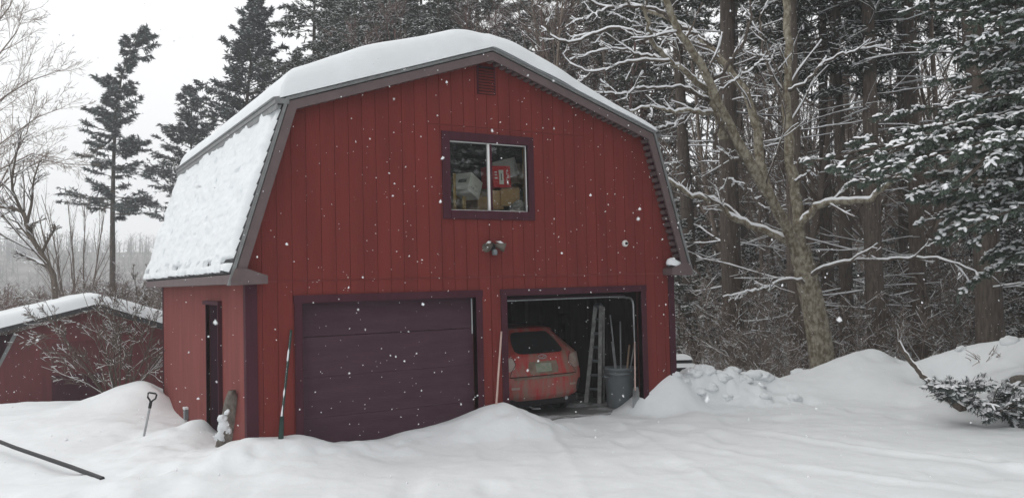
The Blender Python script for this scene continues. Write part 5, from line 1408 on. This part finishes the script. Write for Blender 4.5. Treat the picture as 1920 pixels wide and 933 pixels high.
# ------------------------------------------------------------------ broken branch and pine bough on the snow bank
sp_ = [at_d(1685, 641, 15.2), at_d(1700, 668, 15.0), at_d(1716, 688, 14.75), at_d(1745, 718, 14.2), at_d(1775, 745, 13.6), at_d(1806, 768, 13.1)]
rng = np.random.RandomState(77)
Q = smooth_poly(sp_, 24); Q[1:-1] += rng.normal(0, .008, (22, 3)); rdq = np.linspace(.034, .06, 24)
fbr = thing('fallen_branch', 'long broken branch with snow along its top lying down the face of the snow bank', 'branch', Q[-1])
MB().tube(Q, rdq, 9).build('stem', M_BARK, fbr)
s_ = MB(); S = Q.copy(); S[:, 2] += rdq*.7; S[:, :2] += _r[:2]*rdq[:, None]*.45
V, F = tubes(S[None], (rdq*.62*np.clip(.75+fbm(np.arange(24)*.5, np.arange(24)*0, 9, 2), .15, 1.1))[None], 7); s_.add(V, F, 0, True); s_.build('branch_snow', M_SNOWB, fbr)
pb = at_d(1870, 768, 12.4)
bl = []
for (a, c) in [((1800, 752), (1842, 722)), ((1810, 760), (1850, 775)), ((1830, 765), (1780, 745)), ((1850, 770), (1905, 728)), ((1870, 775), (1960, 735)), ((1880, 780), (1970, 770)), ((1845, 760), (1910, 752)), ((1870, 772), (1940, 790)), ((1900, 775), (2000, 750)), ((1850, 772), (1900, 790)), ((1800, 745), (1770, 728)), ((1890, 765), (1985, 725))]:
    d = RNG.uniform(12.0, 12.9); A, E = at_d(a[0], a[1], d), at_d(c[0], c[1], d-.2)
    for z_ in (A, E): z_[2] = max(z_[2], gz(z_[0], z_[1])+.05)
    bl.append([A, A+(E-A)*.35+[0, 0, .06], A+(E-A)*.7+[0, 0, .07], E])
boughs('pine_bough', 'cut green pine bough dusted with snow lying at the foot of the snow bank', 'branch', pb, bl, 102, side=.42, tw=24, sub=6, per=6, Ln=.08, Wd=.013, snow=.62, lump=.75, sag=-.04, mat_=M_BOUGH)
bl = []
for (a, c) in [((1790, 735), (1822, 722)), ((1800, 732), (1778, 718)), ((1810, 734), (1835, 728))]:
    A, E = at_d(a[0], a[1], 13.2), at_d(c[0], c[1], 13.2); 
    for z_ in (A, E): z_[2] = max(z_[2], gz(z_[0], z_[1])+.03)
    bl.append([A, A+(E-A)*.4+[0, 0, .04], A+(E-A)*.7+[0, 0, .04], E])
boughs('pine_bough', 'small pine sprig poking from the snow above the cut bough', 'branch', at_d(1800, 735, 13.2), bl, 103, side=.16, tw=10, sub=4, per=6, Ln=.11, Wd=.016, snow=.25, lump=.6, sag=-.02, mat_=M_BOUGH)
lg = [at_d(1880, 722, 13.1), at_d(1895, 712, 13.15), at_d(1915, 709, 13.2), at_d(1950, 716, 13.3)]
for z_ in lg: z_[2] = max(z_[2], gz(z_[0], z_[1])+.02)
lo_ = thing('log', 'stub of dark log half sunk in the snow above the cut bough', 'log', lg[1])
MB().tube(smooth_poly(lg, 10), [.03, .06, .075, .08, .08, .075, .07, .07, .07, .06], 9).build('stem', M_WEATHER, lo_)
S = smooth_poly(lg, 10)+[0, 0, .06]; MB().tube(S, np.linspace(.03, .06, 10), 7).build('snow_cover', M_SNOW, lo_)
for (px, py, d, lab) in [(1832, 655, 15.1, 'tuft of dry stalks poking out on top of the snow bank'), (1862, 652, 14.9, 'second faint tuft of stalks beside the first on the snow bank top')]:
    c = at_d(px, py, d); c[2] = gz(c[0], c[1]); P0 = c+rng.normal(0, .09, (14, 3))*[1, 1, 0]
    q = grow(P0-[0, 0, .04], rng.normal(0, .7, (14, 3))+[0, 0, .6], rng.uniform(.12, .3, 14), 4, .15, -.05, rng)
    V, F = tubes(q, np.repeat(np.linspace(.008, .004, 4)[None], 14, 0), 4); k = MB().add(V, F)
    tag(k.build('stalk_tuft', M_TWIG, None, origin=c), lab, 'plant')
for k, (px, py, d, s, lab) in enumerate([(1803, 652, 15.6, .11, 'round snow lump on the bank crest under the thickest dark trunk'), (1893, 634, 15.0, .15, 'large snow lump capping the right end of the bank crest'), (1503, 688, 16.8, .14, 'snow lump at the foot of the pale leaning tree'), (1488, 764, 15.0, .13, 'loose snow lump on the yard below the bank'), (1432, 768, 14.9, .10, 'small loose snow lump left of the other on the yard'), (1282, 696, 15.6, .17, 'rounded snow lump on the bank beside the barn corner')] + [(x_, y_, d_, s_, 'broken snow chunk among others on the rough bank right of the barn') for x_, y_, d_, s_ in [(1300, 722, 15.0, .13), (1322, 712, 15.2, .15), (1335, 735, 14.9, .12), (1352, 722, 15.2, .16), (1372, 712, 15.5, .15), (1362, 745, 14.9, .10), (1392, 735, 15.3, .14), (1408, 708, 15.8, .17), (1418, 728, 15.5, .13), (1432, 712, 15.8, .16), (1310, 745, 14.7, .11), (1285, 738, 14.8, .12), (1268, 748, 14.6, .09)]]):
    c = at_d(px, py, d); c[2] = gz(c[0], c[1])-s*.22
    th = np.linspace(0, np.pi, 14)[:, None]; ph = np.linspace(0, 2*np.pi, 23)[None]
    X_, Y_, Z_ = np.sin(th)*np.cos(ph), np.sin(th)*np.sin(ph), np.cos(th)+0*ph
    r_ = 1+.75*vnoise(X_*1.7+k*3.7, Y_*1.7+Z_*1.9, 90+k)+.35*vnoise(X_*4+Z_*2, Y_*4-Z_*3, 95+k)
    V = np.stack([X_*r_*1.2, Y_*r_, Z_*r_*.62], -1)*s @ rotm('Z', k*1.3).T+c
    tag(MB().grid(V, flip=True).build('snow_lump', M_SNOW, None, origin=c), lab, 'snow lump', 'broken snow lumps on the bank' if 'among' in lab else None)

# ------------------------------------------------------------------ unseen trees: loft window reflection, the nearest added to shade the right-hand snow
for k, (x, y, i, s) in enumerate([(14.5, -8.5, 3, 1.25), (17.2, -6.3, 1, 1.25), (20.5, -4.5, 3, 1.2), (13, -13.5, 1, .9), (17, -11.5, 3, 1.1), (10, -19, 3, 1.), (12, -30, 3, 1.0), (15.5, -27, 1, 1.0), (19, -25, 3, 1.1), (22, -22, 1, 1.05), (25, -19, 3, 1.1), (27, -15, 1, 1.1), (17, -34, 1, 1.2), (22, -31, 3, 1.2), (27, -27, 1, 1.2), (31, -21, 3, 1.2), (30, -10, 3, 1.1), (33, -14, 1, 1.2)]):
    place(PR[i], (x, y, gz(x, y)), RNG.uniform(0, 6), s, 'unseen conifer across the yard for the loft window reflection and shade on the snow', 'tree', 'conifers mirrored in the loft window')

# ------------------------------------------------------------------ far woods: a mass of bare trees on the hill and deep behind the barn
def far_woods():
    rng = np.random.RandomState(9); b = MB()
    def batch(X, Y, Z, H, r, m, k=3):
        B = len(X); P = grow(np.stack([X, Y, Z-.5], 1), np.tile([0, 0, 1.], (B, 1))+rng.normal(0, .05, (B, 3)), H, 4, .03, .02, rng)
        R_ = r[:, None]*np.linspace(1, .3, 4); V, F = tubes(P, R_, k); b.add(V, F)
        q, Rq = fork(P, R_, m, .1, 1., (.5, 1.2), .5, rng, 3, .08, .03, rf=.5); Rq = np.maximum(Rq, r.mean()*.22)
        V, F = tubes(q, Rq, 3); b.add(V, F)
    n = 2600; X = rng.uniform(-260, 120, n); Y = rng.uniform(195, 440, n); batch(X, Y, hill_h(X, Y), rng.uniform(5, 9.5, n), np.full(n, .17), 16)
    n = 700; a = rng.uniform(-.02, .42, n); dd = rng.uniform(80, 190, n); X = CAM[0]+np.sin(a-.0)*dd; Y = CAM[1]+np.cos(a)*dd; batch(X, Y, ground_z(X, Y), rng.uniform(3, 5.5, n), np.full(n, .05), 18)
    n = 420; a = rng.uniform(.42, 1.2, n); dd = rng.uniform(52, 110, n); X = CAM[0]+np.sin(a)*dd; Y = CAM[1]+np.cos(a)*dd; batch(X, Y, ground_z(X, Y), rng.uniform(9, 17, n), np.full(n, .15), 12)
    return tag(b.build('far_woods', M_FARWOOD), None, None, kind='stuff')
far_woods()

# ------------------------------------------------------------------ falling snow
def snowfall():
    rng = np.random.RandomState(2); n = 19000
    c = np.stack([rng.uniform(-7, 15, n), rng.uniform(-10, 9, n), rng.uniform(0, 9, n)], 1)
    ok = (np.linalg.norm(c-CAM, axis=1) > 1.7) & (c[:, 2] > ground_z(c[:, 0], c[:, 1])+.05)
    ins = (c[:, 1] > -.08) & (c[:, 0] > -.3) & (c[:, 0] < W+.3)
    c = c[ok & ~ins]; n = len(c); s_ = np.clip(rng.lognormal(math.log(.0040), .42, n), .002, .0075)[:, None]
    V, F = octas(c, rng.normal(0, .25, (n, 3))*s_+[1, 0, 0]*s_, rng.normal(0, .25, (n, 3))*s_+[0, 1, 0]*s_, rng.normal(0, .3, (n, 3))*s_+[0, 0, 1.35]*s_)
    return tag(MB().add(V, F, 0, True).build('falling_snow', M_SNOWB), None, None, kind='stuff')
snowfall()

# ------------------------------------------------------------------ haze of falling snow in the air
M = bpy.data.materials.new('haze_air'); M.use_nodes = True; n = M.node_tree.nodes; n.clear()
o = n.new('ShaderNodeOutputMaterial'); v = n.new('ShaderNodeVolumePrincipled')
v.inputs['Color'].default_value = (.93, .95, .97, 1); v.inputs['Density'].default_value = HAZE = 0.0016; v.inputs['Anisotropy'].default_value = 0.2
M.node_tree.links.new(v.outputs[0], o.inputs['Volume'])
tag(MB().box((-660, -660, -12), (660, 660, 62)).build('haze', M), None, None, kind='stuff')
